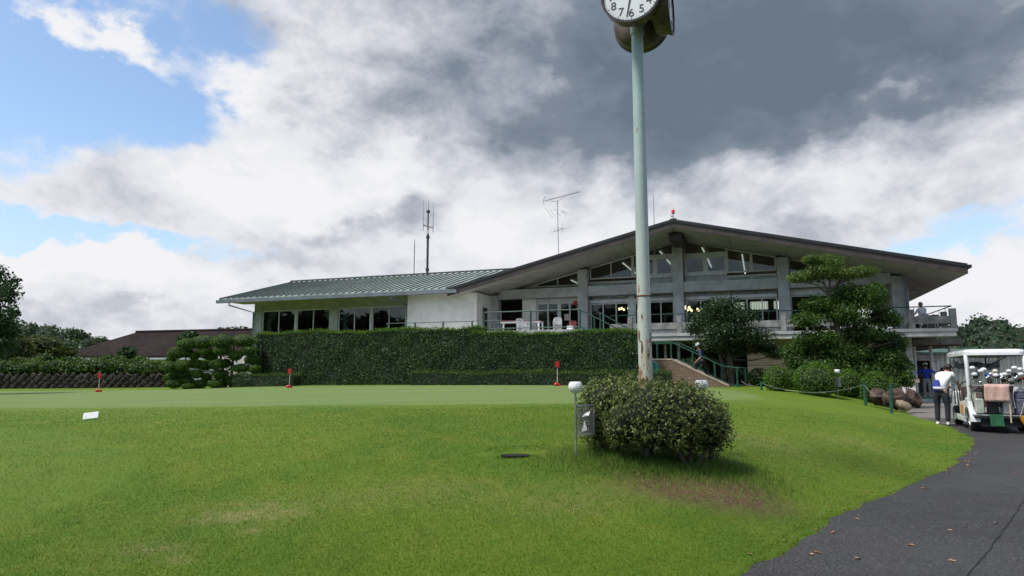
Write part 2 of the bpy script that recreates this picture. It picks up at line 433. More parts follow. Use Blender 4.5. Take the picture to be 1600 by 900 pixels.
for px, py, rx, ry, a_ in ((400, 800, .55, .30, .9), (345, 812, .22, .08, 1.0), (392, 832, .12, .08, 1.0), (280, 877, .10, .06, 1.3), (240, 860, .35, .18, .6), (1000, 770, .8, .3, .45), (1190, 690, .8, .8, .55), (640, 770, .9, .4, .5), (880, 790, .5, .3, .5), (1330, 690, .7, .6, .45)):
    q = ground(px, py); m4[near] += a_*np.exp(-((xf[near]-q.x)/rx)**2 - ((yf[near]-q.y)/ry)**2)
for nm, a in (('dry', np.clip(m4, 0, 1)), ('green_a', np.clip(m1, 0, 1)), ('green_b', m2), ('litter', np.clip(m3, 0, 1))):
    at = me.attributes.new(nm, 'FLOAT', 'POINT'); at.data.foreach_set('value', a.astype(np.float32))

def lawn_material(name, blade=False):
    m = bpy.data.materials.new(name); m.use_nodes = True; h = NG(m.node_tree); b = h.n['Principled BSDF']
    ge = h.new('ShaderNodeNewGeometry'); p = ge.outputs['Position']
    def at(n): return h.new('ShaderNodeAttribute', attribute_name=n).outputs['Fac']
    big = h.noise(p, .28, 5, .65, .5); mid = h.noise(p, 1.7, 5, .6, .4); fin = h.noise(p, 60, 3, .7); mic = h.noise(p, 240, 2, .6)
    c = h.mix(h.ramp(big, .36, .64), (.078, .148, .010), (.122, .188, .013))
    c = h.mix(h.ramp(mid, .44, .70, 0, .65), c, (.165, .195, .022))
    c = h.mix(h.ramp(h.noise(p, .9, 5, .65, .6), .63, .80, 0, .75), c, (.21, .20, .065))
    c = h.mix(h.ramp(h.noise(p, 3.1, 4, .6), .54, .74, 0, .55), c, (.048, .105, .010))
    c = h.mix(h.ramp(h.noise(p, .55, 4, .6, .8), .50, .70, 0, .35), c, (.055, .118, .010))
    if not blade:
        c = h.mix(h.ramp(fin, .42, .62, 0, .55), c, (.055, .115, .010))
        c = h.mix(h.ramp(mic, .5, .7, 0, .5), c, (.16, .23, .03))
        mw = h.new('ShaderNodeMapping'); mw.inputs['Rotation'].default_value = (0, 0, .15); mw.inputs['Scale'].default_value = (.08, 1.2, 1); h.l.new(p, mw.inputs[0])
        gc = h.mix(h.ramp(h.noise(mw.outputs[0], 1.6, 4, .6), .4, .62), (.118, .172, .050), (.145, .195, .060))
        gc = h.mix(h.ramp(h.noise(p, 30, 4, .7), .45, .65, 0, .3), gc, (.10, .17, .04))
        c = h.mix(at('green_a'), c, gc)
        g2 = h.mix(h.ramp(h.noise(p, .6, 4, .6), .35, .65), (.120, .180, .018), (.098, .170, .016))
        g2 = h.mix(h.ramp(h.noise(p, 90, 3, .7), .45, .65, 0, .3), g2, (.08, .14, .012))
        c = h.mix(h.mul(at('green_b'), .38), c, g2)
        c = h.mix(h.mul(at('dry'), h.ramp(h.noise(p, 9, 5, .7), .38, .62, .1, .9)), c, (.19, .185, .06))
        soil = h.mix(h.ramp(h.noise(p, 45, 4, .7), .4, .62), (.060, .034, .018), (.165, .105, .058))
        c = h.mix(h.mul(at('dry'), h.ramp(h.noise(p, 9, 5, .7), .38, .62, .1, .9)), c, (.19, .185, .06))
        soil = h.mix(h.ramp(h.noise(p, 14, 4, .7), .5, .65), soil, (.10, .13, .03))
        lf = h.mul(at('litter'), h.ramp(h.noise(p, 5, 5, .7), .25, .55, .35, 1.3))
        c = h.mix(h.m('MINIMUM', lf, .95), c, soil)
        bn = h.new('ShaderNodeBump'); bn.inputs['Strength'].default_value = .8; bn.inputs['Distance'].default_value = .025
        hh = h.add(h.mul(h.noise(p, 75, 3, .7), h.sub(1.0, h.mul(at('green_a'), .8))), h.mul(mic, .4))
        h.put(bn.inputs['Height'], hh); h.l.new(bn.outputs[0], b.inputs['Normal'])
    else:
        r = ge.outputs['Random Per Island']
        c = h.mix(h.ramp(r, 0, .5, .38, 0), c, (.050, .115, .010)); c = h.mix(h.ramp(r, .75, 1.0, 0, .45), c, (.23, .25, .06))
    h.put(b.inputs['Base Color'], c); b.inputs['Roughness'].default_value = .75; b.inputs['Specular IOR Level'].default_value = .15
    if blade:
        tr = h.new('ShaderNodeBsdfTranslucent'); h.put(tr.inputs[0], c); mx = h.new('ShaderNodeMixShader'); mx.inputs[0].default_value = .4
        h.l.new(b.outputs[0], mx.inputs[1]); h.l.new(tr.outputs[0], mx.inputs[2]); h.l.new(mx.outputs[0], h.n['Material Output'].inputs[0])
    return m
me.materials.append(lawn_material('turf'))

# blades of turf, denser towards the near lawn
def blades(name, x, y, hgt, wid, mat, lean=.5, label=None):
    z = lawn_z(x, y) - .004; n = len(x)
    th = RNG.uniform(0, 2*PI, n); ln = RNG.uniform(0, 2*PI, n); hh = hgt*RNG.uniform(.5, 1.25, n)
    dx, dy = np.cos(th)*wid/2, np.sin(th)*wid/2; lk = hh*lean*RNG.uniform(.2, 1.2, n)
    v = np.stack([np.c_[x-dx, y-dy, z], np.c_[x+dx, y+dy, z], np.c_[x+np.cos(ln)*lk, y+np.sin(ln)*lk, z+hh]], 1)
    o = card_mesh(name, v.reshape(-1, 3), 3, mat); return o
N = 620000
d = np.exp(RNG.uniform(math.log(4.3), math.log(16), N)); a = RNG.uniform(-.72, .72, N)
bx, by = d*np.tan(a)*.98, d
k = (edge_x(by) - bx > -.03) & (sdf(GREEN, bx, by) < -.05) & (np.hypot((bx-HOLE[0])/.24, (by-HOLE[1])/.17) > 1)
k &= (RNG.uniform(0, 1, N) < 1.25 - d/16) & (RNG.uniform(0, 1, N) < ss(-sdf(GREEN, bx, by), 0, 1.6))
k &= (RNG.uniform(0, 1, N) > .45*ss(sdf(GREEN2, bx, by), -.03, .08))
_dq = [(ground(a1, a2), r1, r2) for a1, a2, r1, r2 in ((345, 812, .2, .08), (392, 832, .12, .08), (280, 877, .10, .06), (400, 800, .5, .28))]
for q, r1, r2 in _dq: k &= (RNG.uniform(0, 1, N) > .5*np.exp(-((bx-q.x)/r1)**2 - ((by-q.y)/r2)**2))
k &= (RNG.uniform(0, 1, N) > 1.1*np.exp(-((bx-LIT[0]-.05)/.75)**2 - ((by-LIT[1])/.42)**2))
bx, by, d = bx[k], by[k], d[k]
turf_blade = lawn_material('turf_blade', True)
grass = blades('grass', bx, by, .015 + .0006*d, .0026 + .00055*d, turf_blade, .9)
tag(grass, 'short mown green grass covering the lawn in the foreground', 'grass', kind='stuff')
# rough grass under the shrubs
n = 9000; tx = 1.75 + RNG.normal(0, .62, n); ty = 7.98 + RNG.normal(0, .30, n); 
kk = (edge_x(ty) - tx > .3); tx, ty = tx[kk], ty[kk]
tall = blades('tall_grass', tx, ty, .085, .006, leafmat('tall_grass', (.045, .105, .012), (.085, .17, .018), (.16, .24, .04)), .5)
tag(tall, 'longer unmown grass tufts under the shrub at the clock pole', 'grass', kind='stuff')
hb = MB().lathe([(.0, 0), (1, 0), (1, .02), (0, .02)], 20, caps=False)
hb.v = [(HOLE[0] + a_*.185, HOLE[1] + b_*.12, H(*HOLE) + .004 + c_) for a_, b_, c_ in hb.v]
ho = hb.build('hole_shade_disc', pmat('hole_shade_black', (.004, .004, .004), .9), off=(HOLE[0], HOLE[1], H(*HOLE) + .004)); ho.location = (HOLE[0], HOLE[1], H(*HOLE) + .004)  # black disc stands in for the dark inside of the hole
tag(ho, 'small black disc for the shaded drain opening sunk in the lawn left of the shrub', 'drain')

# asphalt cart path
py_ = axis((-60, -4, 8), (-4, 26, .2), (26, 60, 1.0), (60, 120, 10))
cols = [-.22, 0.2, .8, 2, 4, 8, 16, 30, 60]
pv = [(float(edge_x(y)) + c, float(y), float(path_z(y))) for y in py_ for c in cols]
pf = [(i*len(cols)+j, i*len(cols)+j+1, (i+1)*len(cols)+j+1, (i+1)*len(cols)+j) for i in range(len(py_)-1) for j in range(len(cols)-1)]
mb = MB(); mb.v = pv; mb.f = pf
m = bpy.data.materials.new('asphalt'); m.use_nodes = True; h = NG(m.node_tree); b = h.n['Principled BSDF']
p = h.new('ShaderNodeNewGeometry').outputs['Position']
c = h.mix(h.ramp(h.noise(p, .5, 5, .6, .3), .35, .65), (.021, .020, .020), (.034, .033, .033))
c = h.mix(h.ramp(h.noise(p, 75, 2, .7), .52, .66, 0, .85), c, (.13, .125, .12))
c = h.mix(h.ramp(h.noise(p, 42, 3, .7), .50, .64, 0, .8), c, (.012, .012, .012))
c = h.mix(h.ramp(h.noise(p, 2.2, 5, .7), .58, .74, 0, .35), c, (.085, .08, .078))
px_, pyy, _ = h.sep(p)
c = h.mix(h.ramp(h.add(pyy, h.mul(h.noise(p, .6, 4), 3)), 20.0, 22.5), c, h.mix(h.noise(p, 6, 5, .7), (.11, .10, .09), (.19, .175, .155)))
h.put(b.inputs['Base Color'], c); h.put(b.inputs['Roughness'], h.ramp(h.noise(p, 1.2, 4), .35, .65, .62, .85)); b.inputs['Specular IOR Level'].default_value = .35
bn = h.new('ShaderNodeBump'); bn.inputs['Strength'].default_value = .7; bn.inputs['Distance'].default_value = .012
h.put(bn.inputs['Height'], h.noise(p, 120, 3, .7)); h.l.new(bn.outputs[0], b.inputs['Normal'])
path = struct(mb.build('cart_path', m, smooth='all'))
def on_path(px, py):
    z = .1
    for _ in range(12):
        d = pix_dir(px, py); t = (z - EYE)/d.z; q = Vector((0, 0, EYE)) + d*t; z = float(path_z(q.y))
    return q
# crack along the asphalt joint: a thin dark seam
ck = MB(); pts = []
q0, q1 = on_path(1497, 920), on_path(1640, 725)
for i in range(60):
    t = i/59; q = q0.lerp(q1, t); w = .02*math.sin(t*5) + random.uniform(-.007, .007); pts.append((q.x + w, q.y - w*.5, float(path_z(q.y)) + .004, .005 + .008*random.random()))
for i in range(59):
    a, b2 = pts[i], pts[i+1]
    ck.poly([(a[0]-a[3], a[1], a[2]), (a[0]+a[3], a[1], a[2]), (b2[0]+b2[3], b2[1], b2[2]), (b2[0]-b2[3], b2[1], b2[2])])
struct(ck.build('path_joint', pmat('crack', (.010, .010, .010), .9)))
# painted white edge line near the cart
q0, q1 = on_path(1458, 660.5), on_path(1530, 663); dv = (q1-q0).normalized(); nv = Vector((-dv.y, dv.x, 0))*.05
lm = MB().poly([(*(q0-nv).xy, path_z(q0.y)+.005), (*(q1-nv).xy, path_z(q1.y)+.005), (*(q1+nv).xy, path_z(q1.y)+.005), (*(q0+nv).xy, path_z(q0.y)+.005)])
struct(lm.build('path_marking', pmat('line_paint', (.55, .54, .50), .7, stain=.5)))
# fallen leaves
leafm = pmat('dead_leaf', (.30, .11, .045), .8, .3, 9); leafm2 = pmat('dead_leaf_pale', (.36, .21, .10), .8, .3, 9)
lv = MB(); lv.v = [(0, -.045, 0), (.022, -.01, .010), (.014, .03, .004), (0, .05, .014), (-.014, .03, .004), (-.022, -.01, .012)]; lv.f = [(0, 1, 2, 3), (0, 3, 4, 5)]
l0 = lv.build('fallen_leaf', leafm); l1 = MB(); l1.v = list(lv.v); l1.f = list(lv.f); l1 = l1.build('fallen_leaf', leafm2)
used = [0, 0]
spots = [(1093, 0)]
for i in range(58):
    if i < 30: px, py = random.gauss(1512, 12), random.gauss(712, 16)
    elif i < 44:
        t = random.random(); y = 5.3 + 8*t; q = None
        px = py = None
    else: px, py = random.uniform(1250, 1595), random.uniform(715, 880)
    if px is None: x, yv = float(edge_x(y)) + random.uniform(-.25, .35), y
    else: q = on_path(px, py); x, yv = q.x, q.y
    if x > 12 or yv > 16: continue
    w = i % 2; src = (l0, l1)[w]
    o = src if not used[w] else src.copy()
    if used[w]: COL.objects.link(o)
    used[w] = 1; z = max(H(x, yv) if x < edge_x(yv)+.05 else 0, float(path_z(yv))) + .006
    o.location = (x, yv, z); o.rotation_euler = (random.uniform(-.2, .2), random.uniform(-.2, .2), random.uniform(0, 6.3)); s_ = random.uniform(.4, .8); o.scale = (s_,)*3
    tag(o, ('small rust brown leaf fallen along the edge of the asphalt path', 'small pale tan leaf fallen along the edge of the asphalt path')[w], 'leaf', 'fallen leaves along the path')
# ------------------------------------------------------------------ clubhouse
CB = (0.0, 3.0, 0.9)
club = bthing('clubhouse', 'long low clubhouse of grey concrete with a wide brown gable and green left wing roof', 'building', *CB)
conc = pmat('concrete', (.40, .405, .39), .8, .14, 1.7, .2, 60, stain=.28, stain_col=(.24, .245, .235), stain_scale=(1.5, 1.5, .6))
concd = pmat('concrete_weathered', (.27, .265, .245), .85, .25, 2.2, .3, 60, stain=.6, stain_col=(.11, .11, .10), stain_scale=(1.2, 1.2, 1.2))
white_wall = pmat('cream_render', (.70, .67, .60), .8, .08, 2.0, .12, 90, stain=.25, stain_col=(.40, .38, .33))
soff_m = pmat('soffit_board', (.36, .35, .31), .7, .12, 1.2, .05)
brown_m = pmat('brown_fascia', (.050, .036, .031), .5, .2, 2.5)
black_m = pmat('black_roof_edge', (.018, .017, .018), .5, .2, 3)
frame_w = pmat('white_frame', (.56, .56, .53), .5, .1, 5, stain=.2)
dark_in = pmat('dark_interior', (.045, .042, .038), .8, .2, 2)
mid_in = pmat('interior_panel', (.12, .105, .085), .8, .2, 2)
glass = glassmat('window_glass', (.62, .68, .66)); glass_d = glassmat('window_glass_dark', (.55, .6, .57), 1.0)
gut_m = pmat('grey_gutter', (.17, .19, .215), .45, .15, 3)
pink_m = pmat('pink_panel', (.60, .42, .36), .8, .1, 1.5, .1, stain=.15)
def cp(mb, name, mat, parent=None, **k):
    """part of the clubhouse given in facade coordinates (or sub-part: same frame)"""
    o = mb.build(name, mat, parent or club, off=CB, **k); return o
RU, RZ, SL = .36, 9.31, .238              # ridge u, top z, slope
UL, UR = -12.25, 12.95
def rz(u): return RZ - SL*abs(u - RU)     # top of roof
def sz_(u): return rz(u) - .42            # soffit
# roof sheets (thick slabs), rake boards and ridge cap
for a, b_ in ((UL, RU), (RU, UR)):
    mbx = MB().prism([(a, rz(a)-.001), (b_, rz(b_)-.001), (b_, rz(b_)-.30), (a, rz(a)-.30)], 'y', .06, 21)
    cp(mbx, 'roof', black_m)
    # rake: black roofing edge above, brown board below, thin lip between
    cp(MB().prism([(a, rz(a)+.03), (b_, rz(b_)+.03), (b_, rz(b_)-.12), (a, rz(a)-.12)], 'y', -.05, .055), 'roof_edge_trim', black_m)
    cp(MB().prism([(a, rz(a)-.122), (b_, rz(b_)-.122), (b_, rz(b_)-.42), (a, rz(a)-.42)], 'y', .0, .05), 'fascia_board', brown_m)
    cp(MB().prism([(a, rz(a)-.15), (b_, rz(b_)-.15), (b_, rz(b_)-.175), (a, rz(a)-.175)], 'y', -.02, -.001), 'fascia_lip', pmat('fascia_lip', (.085, .068, .060), .5))
# soffit boards with open joints, each its own panel
us = list(np.arange(RU, UR, 2.68)) + [UR]; 
for sgn in (1, -1):
    lim = UR - RU if sgn > 0 else RU - UL
    k0 = 0
    while k0 < lim - .05:
        k1 = min(k0 + 2.68, lim); a, b_ = RU + sgn*(k0 + .012), RU + sgn*(k1 - .012); a, b_ = min(a, b_), max(a, b_)
        cp(MB().prism([(a, sz_(a)+.02), (b_, sz_(b_)+.02), (b_, sz_(b_)), (a, sz_(a))], 'y', .055, 3.52), 'soffit_panel', soff_m)
        cp(MB().prism([(a, sz_(a)+.02), (b_, sz_(b_)+.02), (b_, sz_(b_)), (a, sz_(a))], 'y', 3.54, 20.8), 'ceiling_panel', pmat('ceiling_board', (.22, .20, .17), .8) if -9.5 < (a+b_)/2 < 8 else soff_m)
        k0 = k1
# right eave gutter and its board
cp(MB().box(UR-.04, UR+.02, .06, 21, rz(UR)-.40, rz(UR)+.0), 'eave_board', brown_m)
cp(MB().box(UR+.022, UR+.16, -.02, 21, rz(UR)-.16, rz(UR)-.02), 'gutter', black_m)
# ridge beam end
cp(MB().prism([(.02, 8.78), (.74, 8.78), (.70, 8.40), (.06, 8.40)], 'y', .9, 3.4), 'ridge_beam', pmat('dark_beam', (.055, .042, .036), .6))
cp(MB().prism([(.04, 8.77), (.72, 8.77), (.66, 8.44), (.10, 8.44)], 'y', .86, .898), 'ridge_beam_cap', brown_m)
# columns
colu = [-10.57, -5.15, .21, 5.54, 10.75]
for u in colu:
    w = .28 if u > -10 else .22
    zt = sz_(u) - .10 if abs(u - RU) > 1 else 8.40
    c = cp(MB().box(u-w, u+w, 3.0, 3.56, 3.60, zt), 'column', conc, bevel=.012)
    if abs(u-RU) > 1 and u > -10: cp(MB().box(u-.2, u+.2, 3.05, 3.5, zt+.001, sz_(u)+.02), 'bearing_block', pmat('dark_beam', (.055, .042, .036), .6))
# long concrete beams, one for each bay
bz0, bz1 = 5.94, 6.5
cp(MB().box(-11.66, -10.80, 3.06, 3.5, bz0, bz1), 'beam', conc, bevel=.01)
for a, b_ in zip(colu[:-1], colu[1:]):
    a2 = a + (.225 if a < -10 else .285); b2 = b_ - .285
    cp(MB().box(a2, b2, 3.06, 3.5, bz0, bz1), 'beam', conc, bevel=.01)
# frames and panes
def window(name, u0, u1, z0, z1, v, nmul=0, bar=.07, glassm=glass, top=None, depth=.08, sill=True):
    """framed window; top = (zl, zr) gives a raking head"""
    zl, zr = top or (z1, z1); V0, V1 = v, v + depth
    def zt(u): return zl + (zr - zl)*(u - u0)/(u1 - u0)
    fr = MB()
    fr.prism([(u0, z0), (u0+bar, z0), (u0+bar, zt(u0+bar)), (u0, zt(u0))], 'y', V0, V1)
    fr.prism([(u1-bar, z0), (u1, z0), (u1, zt(u1)), (u1-bar, zt(u1-bar))], 'y', V0, V1)
    fr.prism([(u0+bar, z0), (u1-bar, z0), (u1-bar, z0+bar), (u0+bar, z0+bar)], 'y', V0+.003, V1-.003)
    fr.prism([(u0+bar, zt(u0+bar)-bar), (u1-bar, zt(u1-bar)-bar), (u1-bar, zt(u1-bar)), (u0+bar, zt(u0+bar))], 'y', V0+.003, V1-.003)
    w = cp(fr, name, frame_w)
    xs = [u0 + (u1-u0)*i/(nmul+1) for i in range(nmul+2)]
    for i in range(nmul):
        x = xs[i+1]; mm = MB().prism([(x-bar*.4, z0+bar), (x+bar*.4, z0+bar), (x+bar*.4, zt(x)-bar), (x-bar*.4, zt(x)-bar)], 'y', V0+.006, V1-.006)
        cp(mm, 'mullion', frame_w, w)
    for i in range(nmul+1):
        a, b_ = xs[i] + (bar if i == 0 else bar*.4) + .001, xs[i+1] - (bar if i == nmul else bar*.4) - .001
        g_ = MB().prism([(a, z0+bar+.001), (b_, z0+bar+.001), (b_, zt(b_)-bar-.002), (a, zt(a)-bar-.002)], 'y', v+depth*.5-.004, v+depth*.5+.004)
        cp(g_, 'pane', glassm, w)
    return w
GV = 3.62
def ct(u): return sz_(u) - .012
# clerestory
window('clerestory_window', -8.95, -8.15, 6.62, 0, GV, 0, .10, glass, (ct(-8.95), ct(-8.15)))
window('clerestory_window', -8.148, -5.45, 6.62, 0, GV, 1, .085, glass, (ct(-8.148), ct(-5.45)))
def clere(u0, u1, nm, z0=6.95, glassm=glass): 
    window('clerestory_window', u0, u1, z0, 0, GV, nm, .075, glassm, (ct(u0), ct(u1)))
    cp(MB().box(u0, u1, GV-.04, GV+.06, 6.72, 6.80), 'window_rail', frame_w)
    window('transom_window', u0, u1, 6.50, 6.715, GV+.01, nm, .035, glassm)
clere(-4.85, -2.35, 1); clere(-2.348, -2.10, 0)
clere(4.0, 5.24, 0); clere(2.75, 3.998, 0)
# two tall framed lights either side of the centre column
for u0, u1, sgn in ((-2.098, -.10, -1), (.52, 2.748, 1)):
    mid = (u0+u1)/2
    cp(MB().box(u0, u1, GV-.06, GV+.10, 8.02 if sgn < 0 else 7.98, 8.16 if sgn < 0 else 8.12), 'window_head', frame_w)
    window('upper_light', u0, u1, 8.165 if sgn < 0 else 8.125, 0, GV, 1, .03, glass, (ct(u0), ct(u1)))
    window('tall_light', u0, mid-.001, 6.98, 8.015 if sgn < 0 else 7.975, GV-.01, 0, .12, glass)
    window('tall_light', mid+.001, u1, 6.98, 8.015 if sgn < 0 else 7.975, GV-.01, 0, .12, glass)
    cp(MB().box(u0, u1, GV-.10, GV+.10, 6.86, 6.975), 'window_sill', frame_w)
    cp(MB().box(u0, u1, GV-.02, GV+.06, 6.50, 6.855), 'spandrel_panel', conc)
window('clerestory_window', 5.84, 7.95, 6.62, 0, GV, 1, .085, glass, (ct(5.84), ct(7.95)))
# ground line of the main floor: tall sliding windows under a rail
for (u0, u1), n in (((-4.85, -2.6), 2), ((-2.3, -.1), 2), ((.52, 2.9), 2), ((2.95, 5.22), 2)):
    cp(MB().box(u0, u1, GV-.10, GV+.08, 5.56, 5.72), 'window_head', frame_w)
    window('transom_window', u0, u1, 5.725, 5.935, GV, 1, .03, glass)
    window('sliding_window', u0, u1, 3.66, 5.555, GV, n, .075, glass_d)
cp(MB().box(-2.598, -2.302, GV-.05, GV+.07, 3.66, 5.935), 'window_post', frame_w)
window('sliding_window', 5.84, 7.95, 3.66, 5.6, GV, 1, .075, glass_d)
cp(MB().box(5.84, 7.95, GV-.10, GV+.08, 5.605, 5.93), 'window_head', frame_w)
# entrance bay: cream panel, glazed double door, dark recess to its left
cp(MB().box(-8.95, -8.10, 3.45, 3.75, 3.6, 5.935), 'door_side_panel', white_wall)
cp(MB().box(-8.098, -5.44, GV-.06, GV+.10, 5.72, 5.935), 'door_head', frame_w)
d1 = window('glass_door', -8.098, -6.72, 3.64, 5.715, GV, 1, .10, glass_d); d2 = window('glass_door', -6.715, -5.44, 3.64, 5.715, GV, 1, .10, glass_d)
cp(MB().box(-5.84, -5.60, GV-.075, GV-.062, 5.50, 5.73), 'notice', pmat('red_sign', (.50, .02, .02), .5, .05), d2)
cp(MB().box(-6.40, -6.14, GV-.02, GV-.008, 4.62, 4.98), 'notice', pmat('paper', (.62, .56, .53), .7, .05), d2)
for k in range(5):
    cp(MB().box(-6.38, -6.16 - .05*(k % 2), GV-.026, GV-.022, 4.90-.06*k, 4.925-.06*k), 'notice_line', pmat('red_ink', (.45, .06, .06), .7), d2)
cp(MB().box(-8.96, -8.93, 3.78, 9.0, 3.6, 5.935), 'recess_wall', white_wall)
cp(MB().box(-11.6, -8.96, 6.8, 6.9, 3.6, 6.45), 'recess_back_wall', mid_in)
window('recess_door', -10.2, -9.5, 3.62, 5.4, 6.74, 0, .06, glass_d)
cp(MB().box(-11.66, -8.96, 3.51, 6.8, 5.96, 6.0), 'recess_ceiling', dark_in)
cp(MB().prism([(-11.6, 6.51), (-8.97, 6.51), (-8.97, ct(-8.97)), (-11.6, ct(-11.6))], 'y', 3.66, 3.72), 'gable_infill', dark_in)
# main hall inside
cp(MB().box(-15.3, 12.72, 3.0, 20, 3.40, 3.60), 'floor', pmat('hall_floor', (.16, .07, .045), .6))
cp(MB().prism([(-8.9, 3.6), (8.0, 3.6), (8.0, sz_(8)-.01), (RU, sz_(RU)-.01), (-8.9, sz_(-8.9)-.01)], 'y', 16.0, 16.2), 'back_wall', mid_in)
cp(MB().box(7.96, 8.10, 3.72, 16.0, 3.6, sz_(8.1)-.02), 'side_wall', white_wall)
cp(MB().box(-8.92, -8.80, 9.0, 16.0, 3.6, sz_(-8.9)-.02), 'side_wall', mid_in)
# paper screens on the back wall: emission stands in for daylight through rear windows
shoji = emat('glow_screen', (.85, .87, .80), .8)
for k in range(3):
    s_ = cp(MB().box(2.2 + k*1.55, 3.35 + k*1.55, 15.93, 15.98, 6.0, 6.55), 'glow_screen', shoji)
    for j in range(7): cp(MB().box(2.26 + k*1.55 + j*.17, 2.285 + k*1.55 + j*.17, 15.90, 15.925, 6.0, 6.55), 'screen_bar', frame_w, s_)
tube_m = emat('fluorescent', (.95, .95, .88), .55)
for i, (u, v0) in enumerate(((-3.1, 4.6), (-.9, 4.4), (1.45, 4.3), (3.55, 4.5), (-6.4, 5.2))):
    for k in range(6):
        z = sz_(u) - .06
        cp(MB().box(u-.032, u+.032, v0 + k*1.28, v0 + k*1.28 + 1.12, z-.05, z), 'ceiling_light', tube_m)
bulb = emat('bulb', (1.0, .78, .45), 3.0)
def chandelier(u, v, z):
    c = cp(MB().tube([(u, v, z+.1), (u, v, sz_(u)-.03)], .012, 6), 'chandelier', dark_in)
    for k in range(6):
        a = k*PI/3; x, y = u + .42*math.cos(a), v + .42*math.sin(a)
        cp(MB().tube([(u, v, z+.1), (u+.25*math.cos(a), v+.25*math.sin(a), z+.02), (x, y, z+.03)], .012, 5), 'chandelier_arm', dark_in, c)
        cp(MB().blob((x, y, z), .075, .075, .085, 8, 6), 'bulb', bulb, c, smooth='all')
for u, v, z in ((.0, 6.6, 5.42), (.55, 8.6, 5.45), (2.2, 6.4, 5.55), (2.5, 8.8, 5.5), (-3.4, 7, 5.5)): chandelier(u, v, z)
# left wing
cp(MB().prism([(-27.5, 3.0), (-15.2, 3.0), (-15.2, 4.0), (-27.5, 4.0)], 'y', 2.02, 2.20), 'window_apron', conc)
cp(MB().box(-27.5, -15.22, 2.0, 2.24, 5.70, 6.20), 'lintel', conc)
for u0, u1 in ((-27.5, -26.87), (-21.50, -20.90), (-15.98, -15.22)):
    cp(MB().box(u0, u1, 1.96, 2.26, 1.0 if u0 < -27 else 4.0, 5.70) if u0 < -27 else MB().box(u0, u1, 1.96, 2.26, 4.0, 5.70), 'pier', conc, bevel=.01)
for u0, u1 in ((-26.86, -24.20), (-24.10, -21.51), (-20.89, -18.52), (-18.42, -15.99)):
    window('sliding_window', u0, u1, 4.02, 5.69, 2.06, 1, .075, glass_d)
for u0, u1 in ((-24.198, -24.102), (-18.518, -18.422)): cp(MB().box(u0, u1, 2.02, 2.20, 4.0, 5.69), 'window_post', frame_w)
cur = pmat('curtain', (.72, .75, .72), .9, .12, 3)
for u, sg in ((-26.78, 1), (-21.6, -1), (-20.8, 1), (-16.1, -1)):
    pl = []
    for r in range(9):
        z = 5.6 - r*.2; wd = .62*(1 - .62*math.exp(-((z - 4.75)/.35)**2)) 
        pl.append([(u + sg*wd*j/12, 2.42 + .035*math.sin(j*PI*.9), z) for j in range(13)])
    cm = MB(); cm.v = [q for r in pl for q in r]; cm.f = [(r*13+j, r*13+j+1, (r+1)*13+j+1, (r+1)*13+j) for r in range(8) for j in range(12)]
    cp(cm, 'curtain', cur, smooth='all')
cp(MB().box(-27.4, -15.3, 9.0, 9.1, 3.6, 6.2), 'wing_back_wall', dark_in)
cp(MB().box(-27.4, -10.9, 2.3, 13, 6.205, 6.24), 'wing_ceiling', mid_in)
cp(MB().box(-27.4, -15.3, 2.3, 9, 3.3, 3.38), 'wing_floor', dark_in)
cp(MB().box(-27.5, -27.35, 2.27, 12.5, 1.0, 6.2), 'wing_end_wall', conc)
cp(MB().prism([(2.0, 6.2), (12.5, 6.2), (7, 7.9)], 'x', -27.5, -27.38), 'wing_gable', conc)
cp(MB().box(-15.22, -10.77, .80, 1.0, 3.0, 6.14), 'white_wall', white_wall)
cp(MB().box(-15.22, -15.02, 1.0, 2.3, 3.0, 6.14), 'wall_return', white_wall)
cp(MB().box(-10.97, -10.77, 1.0, 3.05, 3.0, 6.14), 'wall_return', white_wall)
cp(MB().box(-10.766, -10.75, 1.7, 2.35, 3.62, 5.35), 'side_door', dark_in)
cp(MB().box(-28.4, -11.8, .06, 2.0, 6.16, 6.19), 'wing_soffit', soff_m)
# wing roof: sheet with raised battens
RS = .281
def wz(v): return 6.34 + RS*v
green_m = pmat('green_roof', (.245, .300, .262), .45, .16, .8, .04, stain=.35, stain_col=(.16, .19, .17), stain_scale=(1, .3, 1))
green_d = pmat('green_batten', (.060, .078, .070), .5, .15, 2)
vu = [(-28.55, 0), (-11.9, 0), (-4.6, 7), (-28.55, 7)]
rb = MB(); rb.v = [(u, v, wz(v)) for u, v in vu] + [(u, v, wz(v)-.07) for u, v in vu]
rb.f = [(0, 1, 2, 3), (7, 6, 5, 4), (0, 4, 5, 1), (1, 5, 6, 2), (2, 6, 7, 3), (3, 7, 4, 0)]
wing = cp(rb, 'wing_roof', green_m)
bk = MB().prism([(7.0, wz(7)), (14.0, wz(0)), (14.0, wz(0)-.07), (7.0, wz(7)-.07)], 'x', -28.55, -5); cp(bk, 'wing_roof_back', green_m)
nb = 44; first = None
for i in range(nb):
    u = -28.45 + i*.46
    vs = 0.0 if u < -11.9 else (u + 11.9)/7.3*7.0 + .05
    if vs > 6.6: break
    bmx = MB(); a0, a1 = vs - .02 if vs == 0 else vs, 7.0
    bmx.quadbox([(u-.028, a0, wz(a0)+.001), (u+.028, a0, wz(a0)+.001), (u+.028, a1, wz(a1)+.001), (u-.028, a1, wz(a1)+.001),
                 (u-.028, a0, wz(a0)+.055), (u+.028, a0, wz(a0)+.055), (u+.028, a1, wz(a1)+.055), (u-.028, a1, wz(a1)+.055)])
    cp(bmx, 'roof_batten', green_d, wing)
cp(MB().box(-28.6, -5.2, 6.9, 7.1, wz(7)+.0565, wz(7)+.14), 'ridge_cap', green_d, wing)
